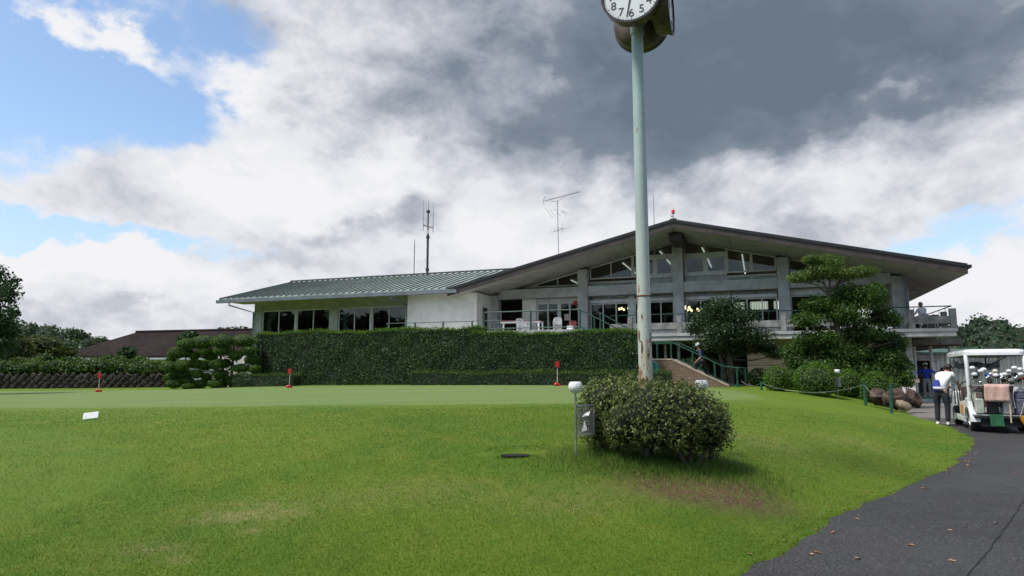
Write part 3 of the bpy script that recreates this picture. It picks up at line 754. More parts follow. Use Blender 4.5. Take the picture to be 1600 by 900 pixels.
cp(MB().quadbox([(-28.62, -.03, wz(0)-.10), (-28.56, -.03, wz(0)-.10), (-28.56, 7, wz(7)-.10), (-28.62, 7, wz(7)-.10), (-28.62, -.03, wz(0)+.06), (-28.56, -.03, wz(0)+.06), (-28.56, 7, wz(7)+.06), (-28.62, 7, wz(7)+.06)]), 'verge_board', green_d, wing)
cp(MB().box(-28.5, -11.95, .005, .05, 6.14, 6.262), 'eave_board', brown_m)
cp(MB().prism([(-.16, 6.05), (.0, 6.05), (.0, 6.25), (-.18, 6.25)], 'x', -28.75, -11.62), 'gutter', gut_m)
def pipe(pts, r=.045): cp(MB().tube(pts, r, 8), 'downpipe', gut_m, smooth=True)
pipe([(-27.75, -.07, 6.04), (-27.75, -.07, 5.9), (-27.45, 1.85, 5.58), (-27.45, 1.9, 1.2)])
pipe([(-15.9, -.07, 6.04), (-15.9, -.07, 5.92), (-15.42, 1.85, 5.5), (-15.42, 1.9, 4.0)])
pipe([(10.95, 2.9, 6.3), (11.06, 2.9, 6.25), (11.08, 2.9, 6.1), (11.08, 2.9, 3.7)], .07)
pipe([(12.3, 7.0, 5.95), (11.9, 6.2, 5.85), (11.5, 5.2, 5.7), (11.5, 5.2, 3.7)], .06)
cp(MB().box(11.2, 11.34, 7.0, 7.14, 3.6, 6.2), 'post', frame_w)
# terrace, deck and their concrete balustrade
cp(MB().box(-15.3, -3.35, -4.25, .78, 3.28, 3.58), 'terrace_slab', conc)
cp(MB().box(-15.3, -3.35, .782, 2.98, 3.30, 3.575), 'terrace_slab', conc)
cp(MB().box(-15.3, -3.4, -4.1, -3.9, .8, 3.279), 'terrace_wall', conc)
cp(MB().box(-3.34, 12.76, 1.5, 2.99, 3.47, 3.62), 'deck_slab', conc, bevel=.01)
cp(MB().box(-3.3, 12.70, 1.56, 2.99, 3.26, 3.468), 'deck_edge_beam', pmat('pale_edge', (.46, .455, .42), .8, .15, 2, stain=.4, stain_col=(.25, .24, .2)))
cp(MB().box(12.722, 12.76, 3.0, 9.0, 3.41, 3.62), 'deck_edge', conc)
posts = [-2.2, .36, 2.9, 5.40, 8.1, 10.95, 12.62]
for u in posts: cp(MB().box(u-.13, u+.13, 1.52, 1.76, 3.63, 4.52), 'baluster_post', concd, bevel=.01)
for a, b_ in zip([-3.3] + posts, posts):
    if b_ - a < .3: continue
    cp(MB().box(a + (.132 if a > -3 else 0), b_-.132, 1.56, 1.70, 3.84, 4.18), 'parapet_plank', concd, bevel=.008)
    if a < 3: cp(MB().box(a + (.2 if a > -3 else .6), b_-.132, 1.74, 1.86, 3.63, 3.835), 'planter_kerb', frame_w)
for v in (3.2, 5.0, 7.0, 8.9): cp(MB().box(12.50, 12.74, v-.12, v+.12, 3.63, 4.50), 'baluster_post', concd, bevel=.01)
for a, b_ in zip((1.78, 3.32, 5.12, 7.12), (3.08, 4.88, 6.88, 8.78)): cp(MB().box(12.56, 12.70, a, b_, 3.84, 4.18), 'parapet_plank', concd, bevel=.008)
rail_g = pmat('green_rail', (.010, .062, .038), .45, .2, 5, stain=.3, stain_col=(.05, .06, .04))
cp(MB().tube([(-3.3, 1.64, 4.64), (12.6, 1.64, 4.64), (12.62, 8.9, 4.64)], .026, 8), 'deck_rail', rail_g, smooth=True)
for u in np.arange(-2.9, 12.6, 1.27): cp(MB().tube([(u, 1.64, 4.18), (u, 1.64, 4.63)], .012, 6), 'rail_stanchion', rail_g)
for v in np.arange(2.9, 8.9, 1.2): cp(MB().tube([(12.62, v, 4.18), (12.62, v, 4.63)], .012, 6), 'rail_stanchion', rail_g)
# ground floor below the deck
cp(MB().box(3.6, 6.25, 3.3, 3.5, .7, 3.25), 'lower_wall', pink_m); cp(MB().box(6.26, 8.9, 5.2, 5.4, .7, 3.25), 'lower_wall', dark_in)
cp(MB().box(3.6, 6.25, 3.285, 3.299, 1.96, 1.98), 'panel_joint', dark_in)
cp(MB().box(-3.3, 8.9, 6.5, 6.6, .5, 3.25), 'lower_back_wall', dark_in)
cp(MB().box(2.38, 3.35, 5.10, 5.198, .7, 3.2), 'lower_door', dark_in)
cp(MB().box(8.9, 11.0, 5.6, 5.8, .3, 3.25), 'lower_wall', pmat('brown_timber', (.10, .05, .035), .7))  # plain dark brown timber wall
for u in (7.0, 9.4): cp(MB().box(u, u+.35, 4.6, 4.95, .5, 3.25), 'lower_pier', white_wall)
for u in (-.6, .1, 6.6): cp(MB().tube([(u, 3.2, .8), (u, 3.2, 3.25)], .08, 10), 'drain_pipe', pmat('pale_pipe', (.42, .46, .50), .5), smooth=True)
cp(MB().box(9.1, 9.9, 5.50, 5.595, 1.35, 2.0), 'lower_window', frame_w)
for u, v in ((10.95, 2.8), (12.2, 9.0), (8.2, 2.6)): cp(MB().box(u-.15, u+.15, v-.15, v+.15, .1, 3.255), 'deck_pillar', conc)
lw0, lwz = onv(1405, 592, 1.9); lw1, _ = onv(1436, 592, 1.9)
cp(MB().box(lw0+.1, lw1-.15, 1.95, 2.3, .1, lwz-.16), 'low_wall', white_wall); cp(MB().box(lw0-.05, lw1, 1.85, 2.4, lwz-.159, lwz), 'low_wall_cap', pmat('tan_cap', (.36, .28, .24), .8))
# red beacon on the ridge, lightning rod, masts
bcn = bthing('beacon', 'small red warning lamp on a bracket at the gable peak', 'lamp', RU, .35, RZ)
MB().box(-.16, .16, -.1, .1, .0, .12).build('base', black_m, bcn)
MB().tube([(0, 0, .12), (0, 0, .40)], .03, 8).build('stem', pmat('steel', (.35, .36, .37), .4, metal=.6), bcn)
MB().tube([(0, 0, .2), (-.10, 0, .26), (-.12, 0, .32)], .02, 6).build('bracket', black_m, bcn)
MB().lathe([(.0, .40), (.085, .40), (.09, .56), (.06, .60), (0, .61)], 12, caps=False).build('lens', pmat('red_lens', (.62, .02, .015), .3), bcn, smooth=True)
steel = pmat('steel', (.35, .36, .37), .4, metal=.6); dkst = pmat('dark_steel', (.06, .065, .07), .5, metal=.3)
u_, z_ = onv(1021, 307, 8.0)
rod = MB().tube([(0, 0, 0), (0, 0, z_ - rz(u_))], [.03, .012], 6); rod.tube([(0, 0, z_ - rz(u_)), (0, 0, z_ - rz(u_) + .2)], [.012, .004], 6)
o = rod.build('lightning_rod', dkst); o.location = P(u_, 8.0, rz(u_)); o.rotation_euler = (0, 0, -AN); tag(o, 'thin lightning rod standing on the gable roof behind the clock pole', 'rod')
u_, z_ = onv(650, 374, 7.4)
o = MB().tube([(0, 0, -.1), (0, 0, 2.2), (0, 0, z_ - wz(7))], [.03, .025, .012], 6).build('whip_aerial', dkst); o.location = P(u_, 7.2, wz(7)); o.rotation_euler = (0, 0, -AN)
tag(o, 'slim whip aerial on the green roof left of the tall mast', 'antenna')
u_, z_ = onv(671, 313, 7.4); hh = z_ - wz(7)
mast = bthing('radio_mast', 'tall radio mast with three whips and climbing rungs on the green roof', 'antenna', u_, 7.25, wz(7) - .1); s_ = hh/4.7
mk = MB().tube([(0, 0, 0), (0, 0, 2.7*s_)], .085, 8); mk.build('pole', dkst, mast, smooth=True)
MB().tube([(0, 0, 2.7*s_), (0, 0, 4.1*s_)], .05, 8).build('upper_pole', dkst, mast, smooth=True)
for z in (.45, 2.45, 4.05): MB().lathe([(.0, -.1), (.13, -.08), (.13, .08), (0, .1)], 10, (0, 0, z*s_), caps=False).build('clamp', dkst, mast)
MB().tube([(-.42, .1, 3.25*s_), (.42, -.1, 3.0*s_)], .05, 6).build('crossarm', dkst, mast)
for x, z0, z1 in ((-.38, 2.9, 4.85), (.0, 4.1, 4.8), (.40, 2.72, 4.55)): MB().tube([(x, 0, z0*s_), (x, 0, z1*s_)], [.028, .010], 6).build('whip', steel, mast)
for k in range(9): MB().tube([(0, 0, (.3 + .27*k)*s_), (.17*(-1)**k, 0, (.3 + .27*k)*s_)], .014, 5).build('rung', steel, mast)
MB().box(-.08, .08, -.14, -.05, 2.6*s_, 2.85*s_).build('junction_box', frame_w, mast)
MB().tube([(-.1, 0, 3.2*s_), (-.15, 0, 3.35*s_), (-.1, 0, 3.65*s_), (0, 0, 3.7*s_)], .015, 5).build('loop', steel, mast)
# television aerial
u_, z_ = onv(873, 397, 2.2); tv = bthing('television_aerial', 'rooftop television aerial with three sets of rods on the left gable slope', 'antenna', u_, 2.2, rz(u_) - .05)
ht = onv(872, 312, 2.2)[1] - rz(u_)
MB().tube([(0, 0, 0), (-.05, 0, ht)], .022, 6).build('pole', steel, tv)
MB().lathe([(0, -.15), (.06, -.12), (.06, .12), (0, .15)], 8, (0, 0, .35), caps=False).build('clamp', dkst, tv)
b1 = MB().tube([(-.85, -.1, ht+.02), (1.25, .1, ht+.42)], .016, 6).build('boom', dkst, tv)
for k in range(20):
    t = k/19; x = -.7 + 1.9*t; MB().tube([(x, -.12, ht + .05 + .19*(x+.7)), (x, .14, ht + .05 + .19*(x+.7))], .008, 5).build('element', dkst, b1)
MB().tube([(-.85, 0, ht-.2), (-.92, 0, ht+.05), (-.8, 0, ht+.3)], .012, 5).build('reflector', dkst, b1)
MB().tube([(-.45, 0, ht-.03), (.0, 0, ht-.02), (.45, 0, ht+.2)], .010, 5).build('brace', dkst, b1)
b2 = MB().tube([(-.62, 0, ht-.72), (.5, 0, ht-.66)], .012, 6).build('boom', steel, tv)
for x, l in ((-.55, .42), (-.35, .32), (-.05, .3), (.2, .15), (.3, .15), (.4, .15)):
    MB().tube([(x-.1, -l, ht-.70 + l*.5), (x+.1, l, ht-.70 - l*.5)], .007, 5).build('element', dkst, b2)
b3 = MB().tube([(-.25, -.15, ht-1.85), (.3, .15, ht-1.6)], .014, 6).build('boom', dkst, tv)
for k, (x, l) in enumerate(((-.25, .45), (-.1, .5), (.05, .55), (.2, .5), (.3, .75))):
    MB().tube([(x-l, 0, ht-1.83+.06*k), (x+l, 0, ht-1.83+.06*k)], .007, 5).build('element', steel, b3)
MB().tube([(.22, 0, ht-1.95), (.22, 0, ht-1.3)], .008, 5).build('element', steel, b3)
# green terrace railings and the stair
def railing(name, label, pts, posts_, hgt, low=.12, r=.03):
    b0 = pts[0]; t = bthing(name, label, 'railing', b0[0], b0[1], b0[2])
    loc = [(p[0]-b0[0], p[1]-b0[1], p[2]-b0[2]) for p in pts]
    MB().tube([(a, b_, c+hgt) for a, b_, c in loc], r, 8).build('handrail', rail_g, t, smooth=True)
    if low is not None: MB().tube([(a, b_, c+low) for a, b_, c in loc], r*.85, 8).build('lower_rail', rail_g, t, smooth=True)
    for u in posts_:
        for (a, b2) in zip(pts[:-1], pts[1:]):
            if min(a[0], b2[0]) - 1e-6 <= u <= max(a[0], b2[0]) + 1e-6:
                k = (u - a[0])/(b2[0]-a[0]); v = a[1] + (b2[1]-a[1])*k; z = a[2] + (b2[2]-a[2])*k
                MB().box(u-b0[0]-.035, u-b0[0]+.035, v-b0[1]-.035, v-b0[1]+.035, z-b0[2], z-b0[2]+hgt-.02).build('post', rail_g, t); break
    return t
TZ = 3.58
railing('terrace_railing', 'thick green metal railing along the front of the terrace', [(-8.3, -4.05, TZ), (-3.5, -4.05, TZ)], (-8.3, -5.9, -3.5), .92)
railing('terrace_railing', 'thin green railing in front of the cream wall', [(-15.2, -1.6, TZ), (-8.4, -1.6, TZ)], (-15.1, -13.4, -11.7, -10.0, -8.45), .72, None, .02)
ST = [(-3.5, TZ), (-.55, 2.05), (.60, 2.05), (2.75, .98)]
railing('stair_railing', 'near green handrail of the garden stair', [(-3.44, -4.14, TZ), (-.55, -4.14, 2.05), (.60, -4.14, 2.05), (2.75, -4.14, .98), (3.4, -4.14, .9)], (-2.8, -1.4, -.4, .6, 1.5, 2.4, 3.3), .88)
railing('stair_railing', 'far green handrail of the garden stair', [(-2.9, -2.72, TZ), (-.3, -2.72, 2.05), (.80, -2.72, 2.05), (2.95, -2.72, .98), (3.7, -2.72, .9)], (-2.85, -1.4, -.2, .8, 1.7, 2.6, 3.6), .88)
stair = bthing('garden_stair', 'brick sided stair with a landing leading down from the terrace to the lawn', 'stairs', 0, -3.4, .9)
brick = bpy.data.materials.new('brick'); brick.use_nodes = True; h = NG(brick.node_tree); b = h.n['Principled BSDF']
tcx = h.new('ShaderNodeTexCoord'); bt = h.new('ShaderNodeTexBrick'); mp = h.new('ShaderNodeMapping'); mp.inputs['Rotation'].default_value = (PI/2, 0, 0); h.l.new(tcx.outputs['Object'], mp.inputs[0]); h.l.new(mp.outputs[0], bt.inputs[0])
bt.inputs['Color1'].default_value = (.17, .105, .066, 1); bt.inputs['Color2'].default_value = (.23, .150, .098, 1); bt.inputs['Mortar'].default_value = (.10, .08, .065, 1); bt.inputs['Scale'].default_value = 1; bt.inputs['Brick Width'].default_value = .21; bt.inputs['Row Height'].default_value = .075; bt.inputs['Mortar Size'].default_value = .010
h.l.new(bt.outputs[0], b.inputs['Base Color']); b.inputs['Roughness'].default_value = .85
bn = h.new('ShaderNodeBump'); bn.inputs['Distance'].default_value = .01; h.put(bn.inputs['Height'], h.sub(1.0, bt.outputs['Fac'])); h.l.new(bn.outputs[0], b.inputs['Normal'])
so = (0, -3.4, .9)
for v0, v1 in ((-4.28, -4.02), (-2.84, -2.60)):
    MB().prism([(-3.3, .6), (2.9, .6), (2.9, 1.02), (.62, 2.13), (-.53, 2.13), (-3.3, 3.55)], 'y', v0, v1).build('side_wall', brick, stair, off=so)
    MB().prism([(2.93, 1.02), (.62, 2.134), (-.53, 2.134), (-3.28, 3.54), (-3.28, 3.60), (-.50, 2.20), (.64, 2.20), (2.98, 1.06)], 'y', v0-.02, v1+.02).build('coping', pmat('tan_coping', (.40, .33, .26), .8), stair, off=so)
step_m = pmat('stair_tread', (.20, .19, .18), .8, .2, 4)
n1 = 9
for k in range(n1): MB().box(-3.3 + k*.305, -3.3 + (k+1)*.305 - .002, -4.015, -2.845, .7, 3.43 - k*.17).build('step', step_m, stair, off=so)
MB().box(-.553, .60, -4.015, -2.845, .7, 2.05).build('landing', step_m, stair, off=so)
for k in range(6): MB().box(.602 + k*.36, .60 + (k+1)*.36, -4.015, -2.845, .7, 1.87 - k*.175).build('step', step_m, stair, off=so)
# ------------------------------------------------------------------ planting
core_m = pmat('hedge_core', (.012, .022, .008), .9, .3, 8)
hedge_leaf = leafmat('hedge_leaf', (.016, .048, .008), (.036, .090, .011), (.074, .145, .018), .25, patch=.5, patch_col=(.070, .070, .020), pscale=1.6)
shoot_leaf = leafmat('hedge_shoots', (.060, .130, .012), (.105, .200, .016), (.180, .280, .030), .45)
low_leaf = leafmat('low_hedge_leaf', (.020, .046, .011), (.038, .080, .018), (.066, .120, .028), .2)
loose_leaf = leafmat('loose_leaf', (.028, .068, .010), (.066, .130, .016), (.150, .210, .034), .35)
bark = pmat('bark', (.12, .095, .075), .9, .3, 9, .6, 30)
def to_world(Pl, base):                    # facade-frame array -> local of a thing standing at base
    return Pl - np.array(base)
def hedge(name, label, u0, u1, v0, v1, z0, z1, leaf=hedge_leaf, size=.075, dens=700, shoot=260, group=None, wave=.05, cat='hedge', ends=(1, 1), shmat=None):
    base = ((u0+u1)/2, (v0+v1)/2, z0); t = bthing(name, label, cat, *base, group=group)
    i = .07; MB().box(u0+i, u1-i, v0+i, v1-i, z0-.1, z1-i-.02).build('shade_core', core_m, t, off=base)  # dark solid core box, shade inside the hedge put into its colour
    def wav(u, v): return wave*(np.sin(u*1.3+u0) + .6*np.sin(u*3.7) + .5*np.sin(v*4+u*.7))
    L, D, Hh = u1-u0, v1-v0, z1-z0; Ps, Ns = [], []
    n = int(L*Hh*dens); u = RNG.uniform(u0, u1, n); z = RNG.uniform(z0, z1, n); dv = RNG.uniform(-.05, .10, n) + .05*np.sin(u*2.1)*np.sin(z*3) + .035*np.sin(u*5.3+z*2)*np.sin(z*7+u)
    r_ = np.minimum(z1 - z, .25); dv = dv + .14*(1 - r_/.25)**2; dv += .08*np.exp(-(u-u0)/.1) + .08*np.exp(-(u1-u)/.1)
    Ps.append(np.c_[u, v0 + dv, z + wav(u, v0)*(z-z0)/Hh]); Ns.append(np.tile((0, -1, .25), (n, 1)))
    n = int(L*D*dens*.9); u = RNG.uniform(u0, u1, n); v = RNG.uniform(v0, v1, n)
    Ps.append(np.c_[u, v, z1 + wav(u, v) + RNG.uniform(-.09, .03, n)]); Ns.append(np.tile((0, 0, 1), (n, 1)))
    for e, uu, s_ in ((ends[0], u0, -1), (ends[1], u1, 1)):
        if e:
            n = int(D*Hh*dens); v = RNG.uniform(v0, v1, n); z = RNG.uniform(z0, z1, n)
            Ps.append(np.c_[uu - s_*RNG.uniform(-.03, .09, n), v, z]); Ns.append(np.tile((s_, 0, .2), (n, 1)))
    Pn, Nn = np.concatenate(Ps), np.concatenate(Ns)
    card_mesh('foliage', cards(Pn, Nn, size, .45, .75, .4, up=.8), 4, leaf, t, off=base)
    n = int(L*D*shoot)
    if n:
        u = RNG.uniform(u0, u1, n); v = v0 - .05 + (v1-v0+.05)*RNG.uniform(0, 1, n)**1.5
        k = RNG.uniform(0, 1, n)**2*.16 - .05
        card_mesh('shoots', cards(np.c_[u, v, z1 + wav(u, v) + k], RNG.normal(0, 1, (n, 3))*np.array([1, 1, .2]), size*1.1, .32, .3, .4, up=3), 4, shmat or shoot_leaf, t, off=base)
    return t
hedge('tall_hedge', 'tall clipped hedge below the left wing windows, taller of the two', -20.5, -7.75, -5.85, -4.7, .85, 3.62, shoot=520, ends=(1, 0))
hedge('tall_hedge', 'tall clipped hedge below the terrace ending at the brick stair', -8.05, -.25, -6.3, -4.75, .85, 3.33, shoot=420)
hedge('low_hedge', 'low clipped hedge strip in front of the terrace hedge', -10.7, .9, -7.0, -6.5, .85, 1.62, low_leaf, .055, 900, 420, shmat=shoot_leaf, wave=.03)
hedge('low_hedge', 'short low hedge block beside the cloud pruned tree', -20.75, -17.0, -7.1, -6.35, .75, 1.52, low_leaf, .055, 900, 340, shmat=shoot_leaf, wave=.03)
# hedge and stone bank at the far left
def wthing(name, label, cat, x, y, z, group=None): return thing(name, label, cat, (x, y, z), 0, group)
hx0, hx1, hy = -38.0, -18.6, 38.6
bank = wthing('stone_bank', 'low bank of brown diagonal laid stones along the far left of the green', 'wall', (hx0+hx1)/2, hy, .55)
bo = ((hx0+hx1)/2, hy, .55)
MB().box(hx0, hx1, hy-.05, hy+.6, .3, 1.38).build('backing', pmat('bank_soil', (.036, .028, .023), .95), bank, off=bo)
stone_ms = [pmat('bank_stone_%d' % k, c, .9, .35, 5, .5, 14) for k, c in enumerate(((.048, .037, .031), (.056, .043, .035), (.043, .034, .029)))]
protos = []
for k in range(3):
    sm = MB(); r = .21
    sm.v = [(0, 0, -r), (r*.97, 0, 0), (0, 0, r*1.02), (-r, 0, 0)]
    sm.v += [(random.uniform(-.03, .03), -.10, -r*.55), (r*.55, -.09, random.uniform(-.03, .03)), (0, -.11, r*.55), (-r*.55, -.10, 0)]
    sm.f = [(4, 5, 6, 7), (0, 1, 5, 4), (1, 2, 6, 5), (2, 3, 7, 6), (3, 0, 4, 7), (3, 2, 1, 0)]
    protos.append(sm)
pob = []
cnt = 0
for row in range(4):
    x = hx0 + .2 + (row % 2)*.22
    while x < hx1 - .15:
        k = random.randrange(3)
        if len(pob) <= k or cnt < 3:
            k = min(cnt, 2); o = protos[k].build('stone', stone_ms[k], bank); pob.append(o)
        else: o = pob[k].copy(); COL.objects.link(o)
        o.location = (x - bo[0] + random.uniform(-.02, .02), -.055 + random.uniform(-.02, .02), .08 + row*.215 + .15 - .02); o.rotation_euler = (random.uniform(-.25, .25), random.uniform(-.3, .3), random.uniform(-.2, .2)); s_ = random.uniform(.8, 1.15); o.scale = (s_, random.uniform(.7, 1.3), s_)
        x += .45; cnt += 1
def blob_plant(name, label, cat, clumps, leaf, size, n_per, base, trunkpts=(), dens_lo=.5, aspect=.5, spread=.9, group=None, core=True, rotz=0, tr=.05, up=0.0, leafname='crown', trunkmat=None):
    """clumps: (x,y,z,rx,ry,rz) in world; base: world point"""
    t = thing(name, label, cat, base, 0, group); Ps, Ns = [], []
    vol = [c[3]*c[5] for c in clumps]; tot = sum(vol)
    for c, v in zip(clumps, vol):
        p, d_ = ellips(c[:3], c[3:], max(20, int(n_per*v/tot)), dens_lo, 1.06)
        Ps.append(p + RNG.normal(0, size*.35, p.shape)); Ns.append(d_ + np.array((0, 0, .35)))
    card_mesh(leafname, cards(np.concatenate(Ps), np.concatenate(Ns), size, aspect, spread, .4, up), 4, leaf, t, off=tuple(base))
    if core:
        cm = MB()
        for c in clumps: cm.blob(c[:3], c[3]*.72, c[4]*.72, c[5]*.68, 10, 7, .12)
        cm.build('shade_inner_core', core_m, t, off=tuple(base), smooth='all')  # dark solid blobs stand in for shade inside the foliage
    for pts, rr in trunkpts: MB().tube(pts, rr, 9).build('trunk' if rr[0] > tr else 'limb', trunkmat or bark, t, off=tuple(base), smooth=True)
    return t
def pxclump(px, py, rx, ry, Y, dj=0.0, depth=None):
    Yj = Y + dj; c = ond(px, py, Yj); k = Yj/F
    return (c.x, c.y, c.z, rx*k, (depth or (rx*.7+ry*.3))*k, ry*k)
# loose hedge on the bank: separate shrubs grown together
cl = []
lab = ['loose shrub at the far left end of the bank hedge', 'loose shrub left of the left flag on the bank hedge', 'loose shrub behind the left flag on the bank hedge', 'loose shrub right of the left flag on the bank hedge', 'loose shrub next to the cloud pruned tree on the bank hedge']
for k, (x0, x1) in enumerate(((-60, 50), (30, 120), (100, 175), (160, 225), (210, 275))):
    cs = [pxclump(random.uniform(x0, x1), random.uniform(571, 580), 20, 11 + random.uniform(-2, 3), 39.2, random.uniform(-.1, .5)) for _ in range(9)]
    cs += [pxclump(random.uniform(x0, x1), 562 + random.uniform(-3, 3), 10, 6, 39.3, random.uniform(0, .6)) for _ in range(3)]
    c0 = cs[0]; blob_plant('hedge_shrub', lab[k], 'shrub', cs, loose_leaf, .16, 5200, (c0[0], 39.3, 1.3), group='shrubs grown together on the bank')
# cloud pruned tree
niw_leaf = leafmat('pruned_needles', (.040, .100, .010), (.080, .170, .015), (.140, .245, .026), .35)
nb_ = ond(330, 606, 34.5); niw = thing('cloud_pruned_tree', 'cloud pruned garden tree of many clipped round foliage pads beside the hedge', 'tree', nb_)
pads = [(150,205,52,28),(240,195,62,34),(350,190,62,34),(470,188,68,33),(85,255,42,30),(150,255,36,21),(190,270,29,19),(250,245,40,21),(345,240,48,23),(500,240,48,23),(285,275,33,20),(418,268,38,25),(515,292,43,27),
        (60,330,40,28),(125,325,40,25),(195,315,40,22),(250,325,35,22),(320,315,45,25),(365,312,28,22),(450,340,55,22),(530,345,30,22),(60,395,40,25),(130,370,50,22),(205,370,35,22),(258,388,26,19),(335,372,45,25),(400,410,36,26),(80,425,42,22),(150,408,35,18),(160,440,35,16),(225,425,40,20),(315,425,45,22)]
lim = MB()
for k, (zx, zy, rx, ry) in enumerate(pads):
    s_ = .28125; c = pxclump(250+zx*s_, 480+zy*s_, rx*s_*1.06, ry*s_*1.16, 34.5, random.uniform(-.25, .25), rx*s_*.9)
    p, d_ = ellips(c[:3], c[3:], 900, .86, 1.04); 
    pad = card_mesh('foliage_pad', cards(p, d_, .085, .4, .6, .4, .3), 4, niw_leaf, niw, off=tuple(nb_))
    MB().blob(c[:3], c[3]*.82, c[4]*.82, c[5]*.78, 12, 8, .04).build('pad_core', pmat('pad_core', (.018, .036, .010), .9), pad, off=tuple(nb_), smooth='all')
    tx = nb_.x + .75 + (.3 if zx > 400 else -.5 if zx < 200 else 0)
    lim.tube([(tx, 34.9, c[2]-.35), ((tx+c[0])/2, 34.85, c[2]-.2), (c[0], c[1], c[2])], [.035, .025, .015], 6)
lim.build('limb', bark, niw, off=tuple(nb_), smooth=True)
for x0, x1 in ((2.2, 2.3), (.6, .1), (.8, .9)): MB().tube([(nb_.x+x0, 34.95, nb_.z-.2), (nb_.x+(x0+x1)/2, 34.9, nb_.z+1.0), (nb_.x+x1, 34.85, nb_.z+2.2)], [.09, .07, .04], 9).build('trunk', bark, niw, off=tuple(nb_), smooth=True)
gw0, gw1 = ond(338, 600, 37.2), ond(395, 600, 37.2)
o = MB().box(gw0.x, gw1.x, 37.2, 37.4, .5, 2.5).build('garden_wall', white_wall, off=((gw0.x+gw1.x)/2, 37.3, .5)); o.location = ((gw0.x+gw1.x)/2, 37.3, .5); tag(o, 'pale wall seen through the cloud pruned tree', 'wall')
# shrubs at the foot of the clock pole: stems and dense small leaves
pole_leaf = leafmat('variegated_leaf', (.036, .070, .014), (.100, .145, .028), (.36, .36, .13), .3, .45, pscale=5)
def pole_shrub(name, label, clumps, base, stems, n):
    t = thing(name, label, 'shrub', base); Ps, Ns = [], []
    tot = sum(c[3]*c[5] for c in clumps)
    for c in clumps:
        m_ = int(n*c[3]*c[5]/tot); p, d_ = ellips(c[:3], c[3:], m_, .80, 1.05)
        q = np.array([not any(((p[i]-np.array(o_[:3]))/np.array(o_[3:]) @ ((p[i]-np.array(o_[:3]))/np.array(o_[3:]))) < .62 for o_ in clumps if o_ is not c) for i in range(len(p))])
        Ps.append(p[q]); Ns.append(d_[q])
    Pn, Nn = np.concatenate(Ps), np.concatenate(Ns)
    Pn = Pn + .022*np.sin(Pn[:, [1, 2, 0]]*26)                       # lumpy outline
    # whorls: five leaves about each tip
    Pw = np.repeat(Pn, 4, axis=0) + RNG.normal(0, .013, (len(Pn)*4, 3)); Nw = np.repeat(Nn, 4, axis=0)
    card_mesh('foliage', cards(Pw, Nw, .036, .48, .75, .35), 4, pole_leaf, t, off=tuple(base))
    cm = MB()
    for c in clumps: cm.blob(c[:3], c[3]*.74, c[4]*.74, c[5]*.72, 12, 8, .1)
    cm.build('shade_inner_core', pmat('shrub_core', (.014, .015, .008), .95, .3, 20), t, off=tuple(base), smooth='all')  # dark blobs filling the shrub, inner shade put into their colour
    for pts in stems: MB().tube(pts, [.028, .022, .014][:len(pts)], 7).build('stem', bark, t, off=tuple(base), smooth=True)
    return t
g0 = H(1.75, 8.1)
b1_ = (1.95, 8.15, H(1.95, 8.15) - .02)
pole_shrub('shrub', 'larger rounded variegated shrub in front of the clock pole',
    [(1.62, 8.05, 1.14, .47, .45, .38), (1.87, 8.0, 1.10, .47, .45, .40), (2.07, 8.1, 1.07, .47, .45, .41), (2.36, 8.12, .95, .26, .34, .31), (1.35, 8.02, 1.0, .30, .32, .30), (1.75, 7.97, .93, .46, .38, .24)],
    b1_, [[(2.05, 8.0, b1_[2]-.05), (1.9, 7.9, .72), (1.65, 8.0, .9)], [(2.07, 8.06, b1_[2]-.05), (2.1, 8.05, .8), (2.2, 8.1, .95)], [(2.0, 8.1, b1_[2]-.05), (2.0, 8.15, .8), (1.9, 8.2, .95)], [(2.12, 8.05, b1_[2]-.05), (2.3, 8.05, .72), (2.4, 8.1, .9)]], 5200)
b2_ = (1.15, 8.55, H(1.15, 8.55) - .02)
pole_shrub('shrub', 'smaller variegated shrub behind the wire bin left of the clock pole',
    [(1.25, 8.55, 1.23, .42, .38, .32), (1.10, 8.5, .98, .28, .32, .30), (1.5, 8.6, 1.3, .35, .35, .28)], b2_,
    [[(1.2, 8.55, b2_[2]-.05), (1.12, 8.5, .75), (1.05, 8.5, .9)], [(1.3, 8.55, b2_[2]-.05), (1.35, 8.5, .8), (1.4, 8.5, .95)]], 3000)
# garden trees in front of the deck
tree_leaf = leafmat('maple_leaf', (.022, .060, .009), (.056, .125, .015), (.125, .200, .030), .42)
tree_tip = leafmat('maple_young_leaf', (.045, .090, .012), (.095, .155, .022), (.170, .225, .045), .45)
tree_dark = leafmat('holly_leaf', (.010, .028, .008), (.024, .055, .013), (.055, .100, .024), .25, .4)
Yt = 26.5
up_cl = [(1290,410,32,13),(1262,432,32,11),(1318,428,34,12),(1350,424,24,10),(1245,436,16,6),(1285,425,30,12),(1268,405,16,8)]
lo_cl = [(1330,462,38,20),(1365,462,20,22),(1282,476,32,15),(1320,490,34,20),(1375,495,24,18),(1262,500,28,12),(1345,520,42,20),(1280,528,36,14),(1392,535,24,18),(1250,545,26,14),(1310,552,48,20),(1375,562,36,22),(1245,566,18,10),(1405,572,18,16),(1290,575,42,16),(1350,582,46,18),(1235,552,12,10),(1412,592,14,14),(1395,500,14,12)]
tb = Vector((ond(1318, 600, Yt).x, Yt, 0)); tb.z = gz(tb.x, tb.y) - .05
tk = [([(tb.x, Yt, tb.z), (tb.x+.05, Yt, 2.0), (tb.x-.1, Yt, 3.2), (tb.x-.3, Yt, 4.4), (tb.x-.55, Yt, 5.2)], [.16, .13, .10, .06, .03])]
